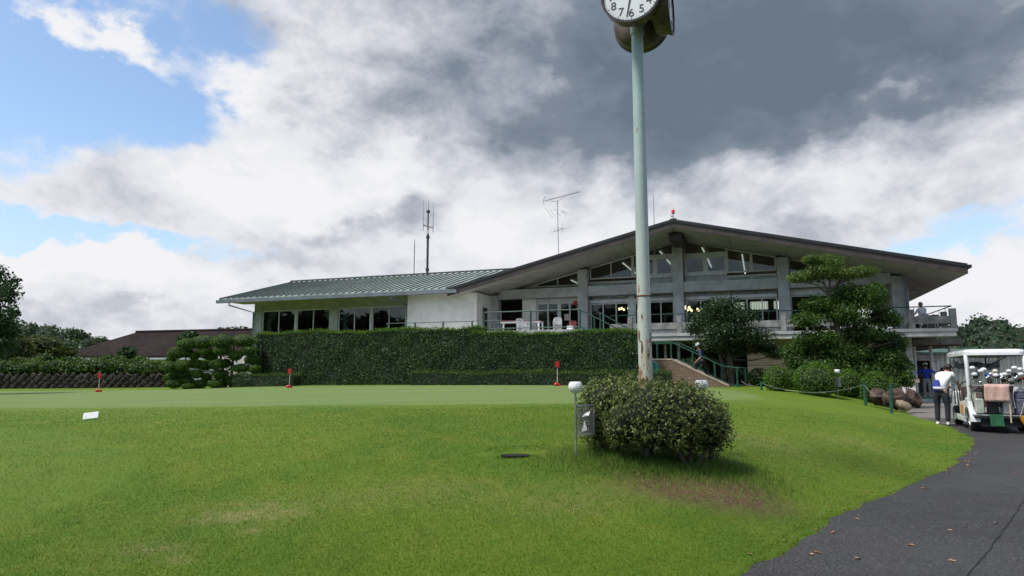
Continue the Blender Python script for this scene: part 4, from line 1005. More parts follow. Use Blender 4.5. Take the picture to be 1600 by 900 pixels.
for c in (up_cl + lo_cl)[:22]:
    q = ond(c[0], c[1], Yt); zb = max(1.4, q.z - .7); tk.append(([(tb.x - .12*max(0, zb-2.2), Yt, zb), ((tb.x+q.x)/2, Yt, (zb+q.z)/2+.1), (q.x, Yt, q.z)], [.045, .03, .012]))
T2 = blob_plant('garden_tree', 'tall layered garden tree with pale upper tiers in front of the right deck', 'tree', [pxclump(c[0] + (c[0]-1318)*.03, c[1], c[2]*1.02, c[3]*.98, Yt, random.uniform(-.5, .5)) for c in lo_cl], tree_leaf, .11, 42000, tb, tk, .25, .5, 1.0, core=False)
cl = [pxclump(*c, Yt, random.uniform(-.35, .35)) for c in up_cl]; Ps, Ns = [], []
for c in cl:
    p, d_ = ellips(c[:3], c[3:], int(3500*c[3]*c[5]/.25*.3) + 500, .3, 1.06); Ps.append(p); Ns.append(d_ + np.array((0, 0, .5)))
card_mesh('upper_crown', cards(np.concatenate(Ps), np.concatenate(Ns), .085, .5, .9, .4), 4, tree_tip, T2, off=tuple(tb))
cm = MB()
for c in lo_cl:
    q = pxclump(*c, Yt + .25); cm.blob(q[:3], q[3]*.55, q[4]*.5, q[5]*.5, 9, 6, .2)
cm.build('shade_inner_core', core_m, T2, off=tuple(tb), smooth='all')  # dark blobs painted as the shade within the crown
Y1 = 30.4
cl1 = [(1130,480,28,13),(1108,500,28,14),(1150,498,32,15),(1092,512,18,9),(1132,520,40,15),(1172,528,34,14),(1110,540,26,11),(1200,545,26,9),(1150,548,30,9),(1212,556,14,6),(1085,518,12,6)]
t1 = Vector((ond(1140, 600, Y1).x, Y1, 0)); t1.z = gz(t1.x, t1.y) - .05
tk1 = [([(t1.x-.2, Y1, t1.z), (t1.x-.3, Y1, 2.0), (t1.x-.45, Y1, 2.8), (t1.x-.3, Y1, 4.2)], [.10, .09, .07, .03]), ([(t1.x+.12, Y1+.1, t1.z), (t1.x+.05, Y1, 2.2), (t1.x, Y1, 3.2), (t1.x+.2, Y1, 4.2)], [.14, .12, .09, .03])]
for c in cl1:
    q = ond(c[0], c[1], Y1); tk1.append(([(t1.x-.1, Y1, max(2.2, q.z-.6)), ((t1.x+q.x)/2, Y1, q.z-.2), (q.x, Y1, q.z)], [.045, .03, .012]))
T1 = blob_plant('garden_tree', 'dark twin stemmed evergreen tree behind the garden stair', 'tree', [pxclump(c[0], c[1]-2, c[2]*1.2, c[3]*1.25, Y1, random.uniform(-.6, .4)) for c in cl1], tree_dark, .09, 25000, t1, tk1, .25, .5, 1.0, core=False)
cm = MB()
for c in cl1:
    q = pxclump(*c, Y1 + .25); cm.blob(q[:3], q[3]*.6, q[4]*.5, q[5]*.55, 9, 6, .2)
cm.build('shade_inner_core', core_m, T1, off=tuple(t1), smooth='all')  # dark filler blobs, crown shade as colour
# round clipped shrubs by the rope fence
round_leaf = leafmat('round_shrub_leaf', (.034, .085, .010), (.070, .155, .014), (.130, .225, .024), .3)
rlab = ['clipped round shrub nearest the stair, leftmost of the row', 'narrow clipped shrub squeezed second in the row by the rope', 'largest clipped round shrub under the layered tree', 'clipped round shrub right behind the ball topped ash stand', 'clipped round shrub above the brown rocks', 'small clipped shrub at the right end of the row by the low wall']
for k, (px, py, rx, ry, Y_) in enumerate(((1213, 594, 19, 19, 25.0), (1238, 596, 13, 20, 26.2), (1275, 594, 33, 24, 24.3), (1324, 600, 23, 20, 25.3), (1367, 601, 21, 17, 24.4), (1394, 607, 13, 14, 25.6))):
    c = pxclump(px, py, rx, ry, Y_); zb = gz(c[0], c[1]); top = c[2] + c[5]; cz = max(c[2], zb + .1)
    c2 = (c[0], c[1], (top + zb)/2, c[3], c[3]*.9, max(.2, (top - zb)/2 + .06))
    blob_plant('round_shrub', rlab[k], 'shrub', [c2], round_leaf, .06, 5200 if rx > 20 else 3200, (c[0], c[1], zb), (), .90, .5, .6, 'clipped round shrubs by the rope', True, leafname='foliage')
for k, (px, py, rx, ry, Y_, l) in enumerate(((1185, 590, 16, 14, 29.5, 'dark low shrub between the dark tree and the round shrubs'), (1080, 575, 26, 16, 33.0, 'dark shrub in the shade under the deck behind the stair man'), (1150, 590, 22, 12, 32.0, 'dark shrub under the deck beside the tree stems'))):
    c = pxclump(px, py, rx, ry, Y_); zb = gz(c[0], c[1])
    blob_plant('shade_shrub', l, 'shrub', [(c[0], c[1], (c[2]+c[5]+zb)/2, c[3], c[3]*.8, (c[2]+c[5]-zb)/2)], tree_dark, .09, 2500, (c[0], c[1], zb), (), .7, .5, .9, None, True, leafname='foliage')
# trees at the left edge and before the house
leftleaf = leafmat('broad_leaf', (.014, .040, .012), (.030, .075, .018), (.060, .115, .030), .35)
YL = 27.0
ll = [(-70,430,60,40),(-15,432,30,22),(-30,470,50,30),(5,455,26,18),(-60,510,60,30),(0,500,26,22),(20,490,12,10),(-20,540,45,22),(15,520,20,12),(-90,470,50,45),(22,440,10,9)]
lb = Vector((ond(-40, 600, YL).x, YL, .6))
blob_plant('broadleaf_tree', 'large broadleaf tree cut by the left edge of the view', 'tree', [pxclump(*c, YL, random.uniform(-.8, .8)) for c in ll], leftleaf, .15, 15000, lb, [([(lb.x, YL, .4), (lb.x-.1, YL, 2.5), (lb.x+.1, YL, 4.0), (lb.x, YL, 5.2)], [.22, .18, .12, .05])] + [([(lb.x, YL, 2.2+.2*i), (ond(c[0], c[1], YL).x, YL, ond(c[0], c[1], YL).z)], [.06, .02]) for i, c in enumerate(ll[:6])], .3, .5, 1.0, core=False)
yel = leafmat('yellow_green_leaf', (.030, .050, .010), (.070, .095, .016), (.160, .155, .030), .35)
for k, (px, py, rx, ry, Y_, lf, l) in enumerate(((55, 540, 36, 20, 44, yel, 'yellowish shrub behind the bank hedge below the wooded hill'), (15, 545, 36, 22, 42, yel, 'yellowish shrub behind the bank hedge at the left edge'), (98, 553, 18, 12, 44, yel, 'small yellowish shrub at the left end of the brown roof'), (200, 552, 14, 12, 46, leftleaf, 'round bush in front of the brown roof eave'), (292, 530, 18, 15, 46, leftleaf, 'bush rising above the cloud pruned tree before the brown roof'))):
    c = pxclump(px, py, rx, ry, Y_); cs = [(c[0]+random.uniform(-.5, .5)*c[3], c[1]+random.uniform(-.3, .3), c[2]+random.uniform(-.35, .35)*c[5], c[3]*.65, c[3]*.6, c[5]*.65) for _ in range(6)]
    blob_plant('bush', l, 'bush', cs, lf, .20, 3200, (c[0], c[1], .7), [([(c[0], c[1], .6), (c[0], c[1], c[2])], [.07, .04])], .3, .5, 1.0, leafname='foliage')
# wooded hills: far woods read as one mass
forest_leaf = leafmat('forest_leaf', (.016, .040, .018), (.034, .072, .028), (.070, .110, .040), .2, pscale=.12)
def wood(name, label, crowns, leaf=forest_leaf, size=.8, n=90):
    Ps, Ns = [], []; cm = MB()
    for (x, y, z, r, hgt) in crowns:
        m_ = int(n*r*r/4 + 30); p, d_ = ellips((x, y, z), (r, r, hgt), m_, .75, 1.08, -.3); Ps.append(p); Ns.append(d_)
        cm.blob((x, y, z-.1), r*.86, r*.86, hgt*.86, 7, 5, .15)
    o = card_mesh(name, cards(np.concatenate(Ps), np.concatenate(Ns), size, .6, .8, .4), 4, leaf); tag(o, label, 'woods', kind='stuff')
    c = cm.build('woods_shade', core_m, o, smooth='all'); c['kind'] = 'stuff'; return o
def hill(name, prof, Y0, Y1, zb=-1):
    """ridge of ground: prof = [(x, z)]"""
    mbh = MB(); n = len(prof)
    for x, z in prof: mbh.v += [(x, Y0, zb), (x, (Y0*2+Y1)/3, zb + (z-zb)*.6), (x, Y1, z), (x, Y1 + (Y1-Y0), zb)]
    for i in range(n-1):
        for j in range(3): mbh.f.append((i*4+j, (i+1)*4+j, (i+1)*4+j+1, i*4+j+1))
    return struct(mbh.build(name, pmat('hill_soil', (.03, .045, .018), .95), smooth='all'))
def crowns_on(prof, Y0, Y1, n, r0, r1, drop=.5):
    xs = [p[0] for p in prof]; zs = [p[1] for p in prof]; out = []
    for _ in range(n):
        x = random.uniform(xs[0], xs[-1]); t = random.random(); y = Y0 + (Y1-Y0)*t; z = float(np.interp(x, xs, zs)); r = random.uniform(r0, r1)
        zz = -1 + (z+1)*(.9*t if t < .67 else .6 + (t-.67)*1.2)
        out.append((x, y, zz + r*.3, r, r*random.uniform(.8, 1.15)))
    return out
def prof_px(pts, Y, cut): return [(ond(a, b_, Y).x, ond(a, b_, Y).z - cut) for a, b_ in pts]
pr = prof_px([(1380, 530), (1480, 512), (1520, 508), (1560, 512), (1600, 505), (1680, 500), (1800, 490), (2100, 500)], 150, 2.2)
hill('hill', pr, 90, 150); wood('far_woods', 'dark wooded hillside behind the shed at the right', crowns_on(pr, 95, 150, 330, 2.0, 3.6))
pl = prof_px([(-300, 480), (-200, 490), (0, 505), (60, 508), (110, 514), (150, 524), (190, 535), (260, 560)], 120, 1.6)
hill('hill', pl, 85, 120); wood('far_woods', 'green wooded hillside left of the brown roofed house', crowns_on(pl, 88, 121, 800, 1.2, 2.2), leafmat('forest_leaf_b', (.024, .056, .020), (.046, .090, .030), (.085, .125, .040), .2, pscale=.12), .6)
pm = prof_px([(300, 545), (330, 518), (350, 509), (372, 508), (390, 518), (410, 516), (440, 530), (520, 560)], 110, 1.2)
wood('far_woods', 'clump of distant trees between the brown house and the clubhouse', crowns_on(pm, 96, 110, 60, 1.2, 2.0))
# woodland behind the photographer, mirrored in the windows
pb = [(-130, 9), (-90, 15), (-60, 17), (-30, 15), (0, 17), (30, 14), (60, 12), (100, 10)]
wood('far_woods', 'woodland behind the photographer mirrored in the windows', [(x, -70 + random.uniform(-12, 6), random.uniform(1, 15), random.uniform(3.5, 5.5), random.uniform(3.5, 5)) for x in np.linspace(-120, 70, 240)] +
     [(-105 + random.uniform(-8, 8), y, random.uniform(1, 13), random.uniform(3.5, 5.5), random.uniform(3.5, 5)) for y in np.linspace(-70, 60, 170)], size=1.4, n=40)
# house with the brown roof
HY = 66.0
def hp(px, py, Y=HY): q = ond(px, py, Y); return (q.x, q.y, q.z)
eL, eR = hp(88, 562), hp(372, 562); rl, rr = hp(214, 519, HY+5), hp(352, 513, HY+5)
hz = 3.0; hb_ = ((eL[0]+eR[0])/2, HY+5, .2)
house = thing('brown_roof_house', 'low house with a broad dark brown roof behind the left hedge', 'house', hb_)
rz0, rz1 = hp(200, 556)[2], rl[2]
x0, x1 = eL[0], eR[0]; rm = MB()
rm.v = [(x0, HY, rz0), (x1+1.0, HY, rz0), (x1+1.0, HY+10, rz0), (x0, HY+10, rz0), (rl[0], HY+5, rz1), (x1+1.0, HY+5, rz1+.3), (x0, HY, rz0-.25), (x1+1.0, HY, rz0-.25), (x1+1.0, HY+10, rz0-.25), (x0, HY+10, rz0-.25)]
rm.f = [(0, 1, 5, 4), (2, 3, 4, 5), (3, 0, 4), (0, 6, 7, 1), (1, 7, 8, 2), (2, 8, 9, 3), (3, 9, 6, 0), (9, 8, 7, 6)]
rm.build('roof', pmat('brown_shingle', (.021, .013, .012), .9, .2, .6, .3, 10, spec=.15), house, off=hb_)
MB().box(x0+.6, x1+.6, HY+.7, HY+9.3, .1, rz0-.26).build('wall', white_wall, house, off=hb_)
MB().box(x0-.1, x1+1.0, HY-.12, HY-.001, rz0-.36, rz0-.18).build('gutter', pmat('pale_gutter', (.45, .47, .50), .5), house, off=hb_)
MB().prism([(HY, rz0-.1), (HY+10, rz0-.1), (HY+5, rz1+.25)], 'x', x1+1.001, x1+1.1).build('gable', white_wall, house, off=hb_)
for s0, s1 in (((HY-.2, rz0-.15), (HY+5, rz1+.42)), ((HY+10.2, rz0-.15), (HY+5, rz1+.42))):
    MB().tube([(x1+1.15, *s0), (x1+1.15, *s1)], .14, 4).build('bargeboard', pmat('tan_board', (.33, .22, .15), .7), house, off=hb_)
MB().tube([(rl[0]-.1, HY+5, rz1+.02), (x1+1.0, HY+5, rz1+.32)], .16, 6).build('ridge_cap', pmat('brown_shingle', (.06, .036, .034)), house, off=hb_)
# ------------------------------------------------------------------ clock pole
def text_mesh(s, size, name, mat, parent, M, ext=.002):
    cu = bpy.data.curves.new('t', 'FONT'); cu.body = s; cu.size = size; cu.align_x = 'CENTER'; cu.align_y = 'CENTER'; cu.extrude = ext
    ob = bpy.data.objects.new('t', cu); COL.objects.link(ob); dg = bpy.context.evaluated_depsgraph_get()
    me = bpy.data.meshes.new_from_object(ob.evaluated_get(dg)); bpy.data.objects.remove(ob); bpy.data.curves.remove(cu)
    me.transform(M); me.name = name; o = bpy.data.objects.new(name, me); COL.objects.link(o); me.materials.clear(); me.materials.append(mat)
    if parent: o.parent = parent
    return o
teal = bpy.data.materials.new('rusty_pale_green_paint'); teal.use_nodes = True; h = NG(teal.node_tree); b = h.n['Principled BSDF']
t_ = h.new('ShaderNodeTexCoord').outputs['Object']; mp = h.new('ShaderNodeMapping'); mp.inputs['Scale'].default_value = (9, 9, 2.6); h.l.new(t_, mp.inputs[0])
zc_ = h.sep(t_)[2]
c = h.mix(h.ramp(zc_, .5, 4.6), (.40, .43, .37), (.27, .36, .35))
c = h.mix(h.ramp(h.noise(t_, 2.2, 4), .4, .7, 0, .4), c, (.44, .47, .40))
ru = h.noise(mp.outputs[0], 1.5, 6, .62); low = h.ramp(zc_, .4, 2.8, .155, .0)
streak = h.new('ShaderNodeMapping'); streak.inputs['Scale'].default_value = (16, 16, .9); h.l.new(t_, streak.inputs[0])
c = h.mix(h.ramp(h.add(h.noise(streak.outputs[0], 1.4, 5, .6), low), .60, .74, 0, .75), c, (.33, .21, .10))
c = h.mix(h.ramp(h.add(ru, low), .645, .67), c, (.23, .085, .03))
c = h.mix(h.ramp(h.add(ru, low), .685, .70), c, (.045, .022, .014))
sp_ = h.noise(t_, 17.0, 3, .6)
c = h.mix(h.ramp(sp_, .705, .725), c, (.06, .030, .018))
h.put(b.inputs['Base Color'], c); b.inputs['Roughness'].default_value = .5
bn = h.new('ShaderNodeBump'); bn.inputs['Distance'].default_value = .004; h.put(bn.inputs['Height'], h.m('MULTIPLY', ru, -1.0)); h.l.new(bn.outputs[0], b.inputs['Normal'])
PX, PY = 1.636, 8.3; PZ = H(PX, PY) - .05
clock = thing('clock_pole', 'pale green rusty clock pole rising from the shrub with three round clocks', 'clock', (PX, PY, PZ))
MB().tube([(0, 0, 0), (0, 0, 5.60)], [.087, .074], 28).build('pole', teal, clock, smooth=True)
MB().lathe([(.0745, 5.43), (.086, 5.43), (.086, 6.1), (.0, 5.95)], 28, caps=False).build('collar', teal, clock, smooth=True)
for zz in (2.02, 2.05): pass
MB().lathe([(.086, 1.98), (.0895, 1.985), (.0895, 1.995), (.086, 2.0)], 24, caps=False).build('wire_tie', pmat('rust', (.16, .07, .03), .9, .3, 20), clock)
brz = pmat('brown_clock_case', (.095, .062, .045), .45, .35, 6, .1, 20, spec=.5, stain=.5, stain_col=(.05, .035, .028)); rim_m = pmat('dark_rim', (.035, .028, .026), .4, .3, 8)
face_m = pmat('clock_white', (.66, .67, .68), .35, .05, 3, stain=.25, stain_col=(.45, .45, .43), stain_scale=(5, 5, 2)); ink = pmat('clock_ink', (.02, .02, .03), .5, .1)
RC, CZ = .375, 6.31 - PZ
for k in range(3):
    ph = math.radians(-20 + 90*k); n_ = Vector((math.sin(ph), -math.cos(ph), 0))
    R_ = Matrix.Rotation(ph, 4, 'Z')
    def TM(mb): mb.v = [tuple((R_ @ Vector(v)) + Vector((0, 0, CZ))) for v in mb.v]; return mb
    # local: face towards -Y; flange near the pole, drum, rim, dial
    TM(MB().lathe([(.0, -.09), (.12, -.09), (.14, -.14), (.14, -.19), (0, -.19)], 20, axis='y', caps=False)).build('flange', teal, clock, smooth=True)
    hs = TM(MB().lathe([(.0, -.191), (.20, -.20), (.33, -.235), (RC-.012, -.28), (RC-.012, -.40), (RC, -.405), (RC, -.43), (RC-.025, -.432), (RC-.03, -.418), (0, -.418)], 56, axis='y', caps=False)).build('clock_case', brz, clock, smooth=True)
    d_ = TM(MB().lathe([(.0, -.419), (RC-.03, -.419), (RC-.03, -.424), (0, -.424)], 56, axis='y', caps=False)).build('dial', face_m, clock)
    TM(MB().lathe([(RC-.028, -.425), (RC+.004, -.428), (RC+.006, -.446), (RC-.024, -.446)], 56, axis='y', caps=False)).build('rim', rim_m, hs, smooth=True)
    for i in range(60):
        a = 2*PI*i/60; big = i % 5 == 0; w_, r0, r1 = (.008, .315, .338) if big else (.003, .322, .336)
        ca, sa = math.sin(a), math.cos(a)
        q = [(-w_/2, r0), (w_/2, r0), (w_/2, r1), (-w_/2, r1)]
        if k in (0, 1): TM(MB().poly([(x*sa + y*ca, -.4262, -x*ca + y*sa) for x, y in q])).build('minute_mark', ink, d_)
    if k in (0, 1):
        for i in range(1, 13):
            a = 2*PI*i/12; M = Matrix.Translation((0, 0, CZ)) @ R_ @ Matrix.Translation((.255*math.sin(a), -.4265, .255*math.cos(a))) @ Matrix.Rotation(PI/2, 4, 'X')
            text_mesh(str(i), .15, 'numeral', ink, d_, M, .001)
    for ang, L, w_, nm in ((math.radians(191), .30, .012, 'minute_hand'), (math.radians(286), .20, .018, 'hour_hand')):
        ca, sa = math.sin(ang), math.cos(ang); q = [(-w_, -.05), (w_, -.05), (w_*.5, L), (-w_*.5, L)]; yy = -.431 if nm[0] == 'm' else -.4285
        TM(MB().prism([(x*sa + y*ca, -x*ca + y*sa) for x, y in q], 'y', yy, yy+.0015)).build(nm, ink, d_)
# ------------------------------------------------------------------ small lawn things
galv = pmat('galvanised', (.30, .31, .30), .45, .25, 9, metal=.7, stain=.3); white_p = pmat('white_plastic', (.74, .74, .72), .35, .05, 4)
def golf_ball(t, z, r):
    prof = [(r*math.sin(a), z - r*math.cos(a)) for a in np.linspace(0, PI*.72, 16)]
    prof += [(prof[-1][0]*.86, prof[-1][1]+.004), (prof[-1][0]*.6, prof[-1][1]-.05), (0, prof[-1][1]-.06)]
    o = MB().lathe(prof, 28, caps=False).build('ball_ashtray', DIMP, t, smooth='all'); return o
DIMP = bpy.data.materials.new('dimpled_white'); DIMP.use_nodes = True; h = NG(DIMP.node_tree); b = h.n['Principled BSDF']
vo = h.new('ShaderNodeTexVoronoi'); vo.inputs['Scale'].default_value = 45; h.l.new(h.new('ShaderNodeTexCoord').outputs['Object'], vo.inputs[0])
h.put(b.inputs['Base Color'], h.mix(h.noise(None, 12, 4), (.74, .74, .72), (.60, .60, .57))); b.inputs['Roughness'].default_value = .4
bn = h.new('ShaderNodeBump'); bn.inputs['Distance'].default_value = .006; h.put(bn.inputs['Height'], h.ramp(vo.outputs['Distance'], .1, .5)); h.l.new(bn.outputs[0], b.inputs['Normal'])
def ball_stand(label, x, y, ztop, r, binbox=None):
    z = gz(x, y); t = thing('ball_ash_stand', label, 'ash stand', (x, y, z), 0, 'ball topped ash stands')
    MB().tube([(0, 0, -.1), (0, 0, ztop - z - r*1.6)], .012, 8).build('pole', galv, t, smooth=True)
    golf_ball(t, ztop - z - r*.72, r); return t, z
bp = ond(899, 603, 8.1)
st1, z1 = ball_stand('ball topped ash stand with a wire mesh bin left of the shrub', bp.x, bp.y, ond(899, 596, 8.1).z, .084)
w0, w1 = ond(902, 633, 8.1), ond(929, 678, 8.1); br = (w1.x - w0.x)/2; bc = (w0.x + br - bp.x, .0); zb, zt_ = w1.z - z1, w0.z - z1
nseg, nr = 32, 20; bm_ = MB()
for i in range(nr+1):
    for k in range(nseg): bm_.v.append((bc[0] + br*math.cos(2*PI*k/nseg), br*math.sin(2*PI*k/nseg), zb + (zt_-zb)*i/nr))
for i in range(nr):
    for k in range(nseg): bm_.f.append((i*nseg+k, i*nseg+(k+1) % nseg, (i+1)*nseg+(k+1) % nseg, (i+1)*nseg+k))
o = bm_.build('wire_bin', galv, st1); wf = o.modifiers.new('wire', 'WIREFRAME'); wf.thickness = .0036; wf.use_even_offset = False
for zz in (zb, zt_): MB().lathe([(br-.004, zz-.006), (br+.005, zz-.006), (br+.005, zz+.006), (br-.004, zz+.006), (br-.004, zz-.006)], 32, (bc[0], 0, 0), caps=False).build('bin_rim', galv, st1, smooth=True)
MB().lathe([(0, zb-.002), (br-.004, zb-.002), (br-.004, zb+.004), (0, zb+.004)], 24, (bc[0], 0, 0), caps=False).build('bin_base', galv, st1)
pap = MB(); pap.v = [(bc[0]-.05, -.03, zb+.20), (bc[0]+.03, -.05, zb+.22), (bc[0]+.05, -.01, zb+.27), (bc[0]-.02, .03, zb+.23)]; pap.f = [(0, 1, 2, 3)]
pap.v += [(bc[0]-.06, -.05, zb+.03), (bc[0]+.01, -.06, zb+.05), (bc[0]-.02, -.04, zb+.16)]; pap.f.append((4, 5, 6)); o = pap.build('paper_scrap', white_p); o.location = (bp.x, bp.y, z1); tag(o, 'crumpled white paper inside the wire mesh bin', 'paper')
q = ond(1096, 598, 8.75); ball_stand('ball topped ash stand mostly hidden behind the right of the shrub', q.x, q.y, ond(1096, 593.5, 8.75).z, .084)
q = ground(1112, 722); o = MB().tube([(0, 0, -.1), (.0, 0, .16), (.005, 0, .34)], [.036, .036, .034], 10).build('wooden_stake', bark, smooth=True); o.location = (q.x, q.y, gz(q.x, q.y)); tag(o, 'short weathered wooden stake at the right foot of the shrub', 'stake')
q = ond(1309, 600, 24.0); st3, z3 = ball_stand('ball topped ash stand with a metal box before the round shrubs', q.x, q.y, ond(1309, 577, 24).z, .10)
MB().lathe([(0, .42), (.11, .42), (.11, .76), (0, .76)], 18, caps=False).build('ash_box', galv, st3, smooth=True)
red_p = pmat('red_plastic', (.50, .018, .018), .4, .1)
def pin(label, px, py, Y, hpx):
    c = ond(px, py, Y); z = gz(c.x, c.y); hgt = hpx*Y/F
    t = thing('putting_flag', label, 'flag', (c.x, c.y, z), 0, 'practice green flags')
    MB().tube([(0, 0, -.05), (0, 0, hgt)], .011, 8).build('rod', pmat('rod_white', (.62, .58, .52), .5), t)
    MB().prism([(-.06, hgt-.09), (-.075, hgt+.06), (-.035, hgt+.10), (.0, hgt+.06), (.035, hgt+.10), (.075, hgt+.06), (.06, hgt-.09), (0, hgt-.15)], 'y', -.03, -.012).build('flag', red_p, t)
    MB().blob((-.05, 0, .05), .075, .075, .075, 12, 8).build('cup_ball', red_p, t, smooth='all'); MB().lathe([(0, 0), (.06, 0), (.06, .09), (0, .09)], 12, (.07, 0, 0), caps=False).build('cup_base', red_p, t)
pin('red practice green flag in front of the terrace hedge', 871, 602, 24.3, 34)
pin('red practice green flag in front of the short low hedge', 452, 605, 28.5, 26)
pin('red practice green flag in front of the stone bank at the far left', 154, 611, 28.0, 26)
q = ground(141, 656); sg = thing('lawn_sign', 'small white blank sign plate standing on the left lawn', 'sign', (q.x, q.y, gz(q.x, q.y)), -.1)
k_ = q.y/F; o = MB().box(-12.5*k_, 12.5*k_, -.008, .008, .02, .02 + 10*k_).build('plate', white_p, sg, bevel=.004); o.rotation_euler = (-.25, -.12, 0)
for s_ in (-1, 1): MB().tube([(s_*8*k_, .01, -.05), (s_*8*k_, .01, .06)], .008, 6).build('stake', galv, sg)
# rope fence
post_m = pmat('green_post', (.016, .075, .050), .5, .2, 6); rope_m = pmat('grey_rope', (.16, .18, .16), .8)
rp = []
for label, px, py0, py1, Y in (('green rope post nearest the stair', 1190, 596, 611, 24.8), ('green rope post left of the brown rocks', 1352, 598, 625, 22.4), ('leaning green rope post in front of the brown rocks', 1392, 601, 637, 20.6)):
    c = ond(px, py1, Y); z = gz(c.x, c.y); top = ond(px, py0, Y).z
    o = MB().tube([(0, 0, -.15), (.05 if px > 1380 else 0, 0, top - z)], .045, 12).build('rope_post', post_m, smooth=True); o.location = (c.x, c.y, z); tag(o, label, 'post', 'rope fence posts'); rp.append(Vector((c.x + (.05 if px > 1380 else 0), c.y, top - .06)))
sp = P(3.45, -4.14, 1.25)
for a, b_, l, sag in ((sp, rp[0], 'rope from the stair rail to the first green post', .15), (rp[0], rp[1], 'long rope sagging in front of the round shrubs', .30), (rp[1], rp[2], 'short sagging rope in front of the brown rocks', .32)):
    pts = [a.lerp(b_, i/20) - Vector((0, 0, sag*4*(i/20)*(1-i/20))) - a for i in range(21)]
    o = MB().tube(pts, .009, 6).build('rope', rope_m, smooth=True); o.location = a; tag(o, l, 'rope')
rock_m = pmat('brown_rock', (.080, .048, .034), .9, .5, 3.5, 1.0, 7, stain=.7, stain_col=(.040, .030, .026))
for k, (px, py, rx, ry, Y, l) in enumerate(((1372, 620, 13, 13, 22.9, 'brown rock between the two right rope posts'), (1385, 624, 9, 10, 22.5, 'small brown rock behind the leaning post'), (1404, 623, 17, 16, 22.6, 'largest upright brown rock beside the path'), (1427, 622, 14, 14, 22.8, 'dark brown rock at the right end of the rocks'), (1412, 634, 12, 7, 21.8, 'low tan rock in front of the large brown rock'))):
    c = pxclump(px, py, rx, ry, Y); z = gz(c[0], c[1]); mbk = MB().blob((0, 0, 0), c[3]*.98, c[3]*.8, c[5]*1.02, 9, 6, .22)
    o = mbk.build('rock', rock_m if k != 4 else pmat('tan_rock', (.20, .155, .10), .9, .3, 3, .6, 9), smooth=True); o.location = (c[0], c[1], max(c[2], z + c[5]*.3)); o.rotation_euler = (.1*k, .15*k, k*1.3); tag(o, l, 'rock', 'rocks at the corner of the lawn')
tc_ = bthing('utility_cabinet', 'turquoise metal cabinet standing at the end of the hedge by the stair', 'cabinet', -.05, -5.0, .95); cab = pmat('turquoise_paint', (.045, .33, .26), .5, .15, 4)
u0, _ = onv(1010, 570, -5.0); u1, _ = onv(1023.5, 570, -5.0); u2, _ = onv(1028, 570, -5.0)
MB().prism([(u0+.05, 0), (u1+.05, 0), (u1+.05, 1.04), (u0+.05, 1.26)], 'y', -.25, .25).build('body', cab, tc_)
MB().box(u1+.07, u2+.05, -.2, .22, 0, 1.03).build('door', pmat('turquoise_light', (.07, .40, .31), .5), tc_)
MB().prism([(u0, 1.262), (u1+.09, 1.045), (u1+.09, 1.075), (u0, 1.295)], 'y', -.28, .28).build('top', pmat('pale_top', (.34, .38, .36), .6), tc_)
# ------------------------------------------------------------------ terrace furniture
redtop = pmat('dark_red_table', (.16, .018, .020), .45, .15)
def plastic_table(label, u, v, w=1.2, d=.8, z=TZ, group='tables on the terrace'):
    t = bthing('garden_table', label, 'table', u, v, z, group)
    MB().box(-w/2, w/2, -d/2, d/2, .70, .74).build('tabletop', redtop, t, bevel=.01); MB().box(-w/2+.03, w/2-.03, -d/2+.03, d/2-.03, .64, .699).build('apron', white_p, t)
    for a in (-1, 1):
        for c in (-1, 1): MB().tube([(a*(w/2-.09), c*(d/2-.09), .64), (a*(w/2-.06), c*(d/2-.06), 0)], [.055, .035], 8).build('leg', white_p, t)
furn_w = pmat('worn_white_plastic', (.50, .50, .49), .5, .1)
def plastic_chair(label, u, v, rot, z=TZ, zo=0.0, group='white plastic chairs', mat=None):
    t = bthing('plastic_chair', label, 'chair', u, v, z + zo, group); t.rotation_euler = (0, 0, -AN + rot); m_ = mat or furn_w; t.scale = (.86, .86, .86)
    MB().box(-.22, .22, -.22, .20, .41, .44).build('seat', m_, t, bevel=.01)
    for k in range(6): MB().quadbox([(x0, .20+dy, z_) for z_ in (.46,) for x0, dy in ()] or [(-.21+k*.072, .20, .44), (-.165+k*.072, .20, .44), (-.165+k*.072, .22, .44), (-.21+k*.072, .22, .44), (-.21+k*.072, .30, .84), (-.165+k*.072, .30, .84), (-.165+k*.072, .32, .84), (-.21+k*.072, .32, .84)]).build('back_slat', m_, t)
    MB().tube([(-.23, .19, .44), (-.24, .30, .80), (-.15, .33, .88), (.15, .33, .88), (.24, .30, .80), (.23, .19, .44)], .022, 6).build('back_frame', m_, t)
    for s_ in (-1, 1):
        MB().tube([(s_*.25, .24, .64), (s_*.26, -.10, .64), (s_*.25, -.20, .60), (s_*.24, -.22, 0)], .022, 6).build('arm', m_, t)
        MB().tube([(s_*.20, .18, .42), (s_*.23, .26, 0)], .022, 6).build('leg', m_, t)
plastic_table('dark red topped table at the left of the terrace', -8.2, -.6); plastic_table('dark red topped table right of the other on the terrace', -7.0, -.4, 1.0)
plastic_chair('white plastic chair tucked at the terrace tables', -7.75, .55, 0.1); plastic_chair('white plastic chair between the two terrace tables', -7.3, -1.35, 3.0)
for k in range(3): plastic_chair(['lowest white plastic chair of the stack before the glass door', 'middle white plastic chair of the stack before the glass door', 'topmost white plastic chair of the stack before the glass door'][k], -5.85, .3, .25, zo=.1*k)
plastic_chair('dark red chair beside the stacked white chairs', -5.1, .4, .0, mat=redtop, group=None)
o = MB().box(-.25, .25, -.2, .2, 0, .32).build('blue_crate', pmat('blue_plastic', (.03, .16, .42), .5), bevel=.02); o.location = P(-4.3, .2, TZ); o.rotation_euler = (0, 0, -AN); tag(o, 'blue plastic crate on the terrace by the concrete column', 'crate')
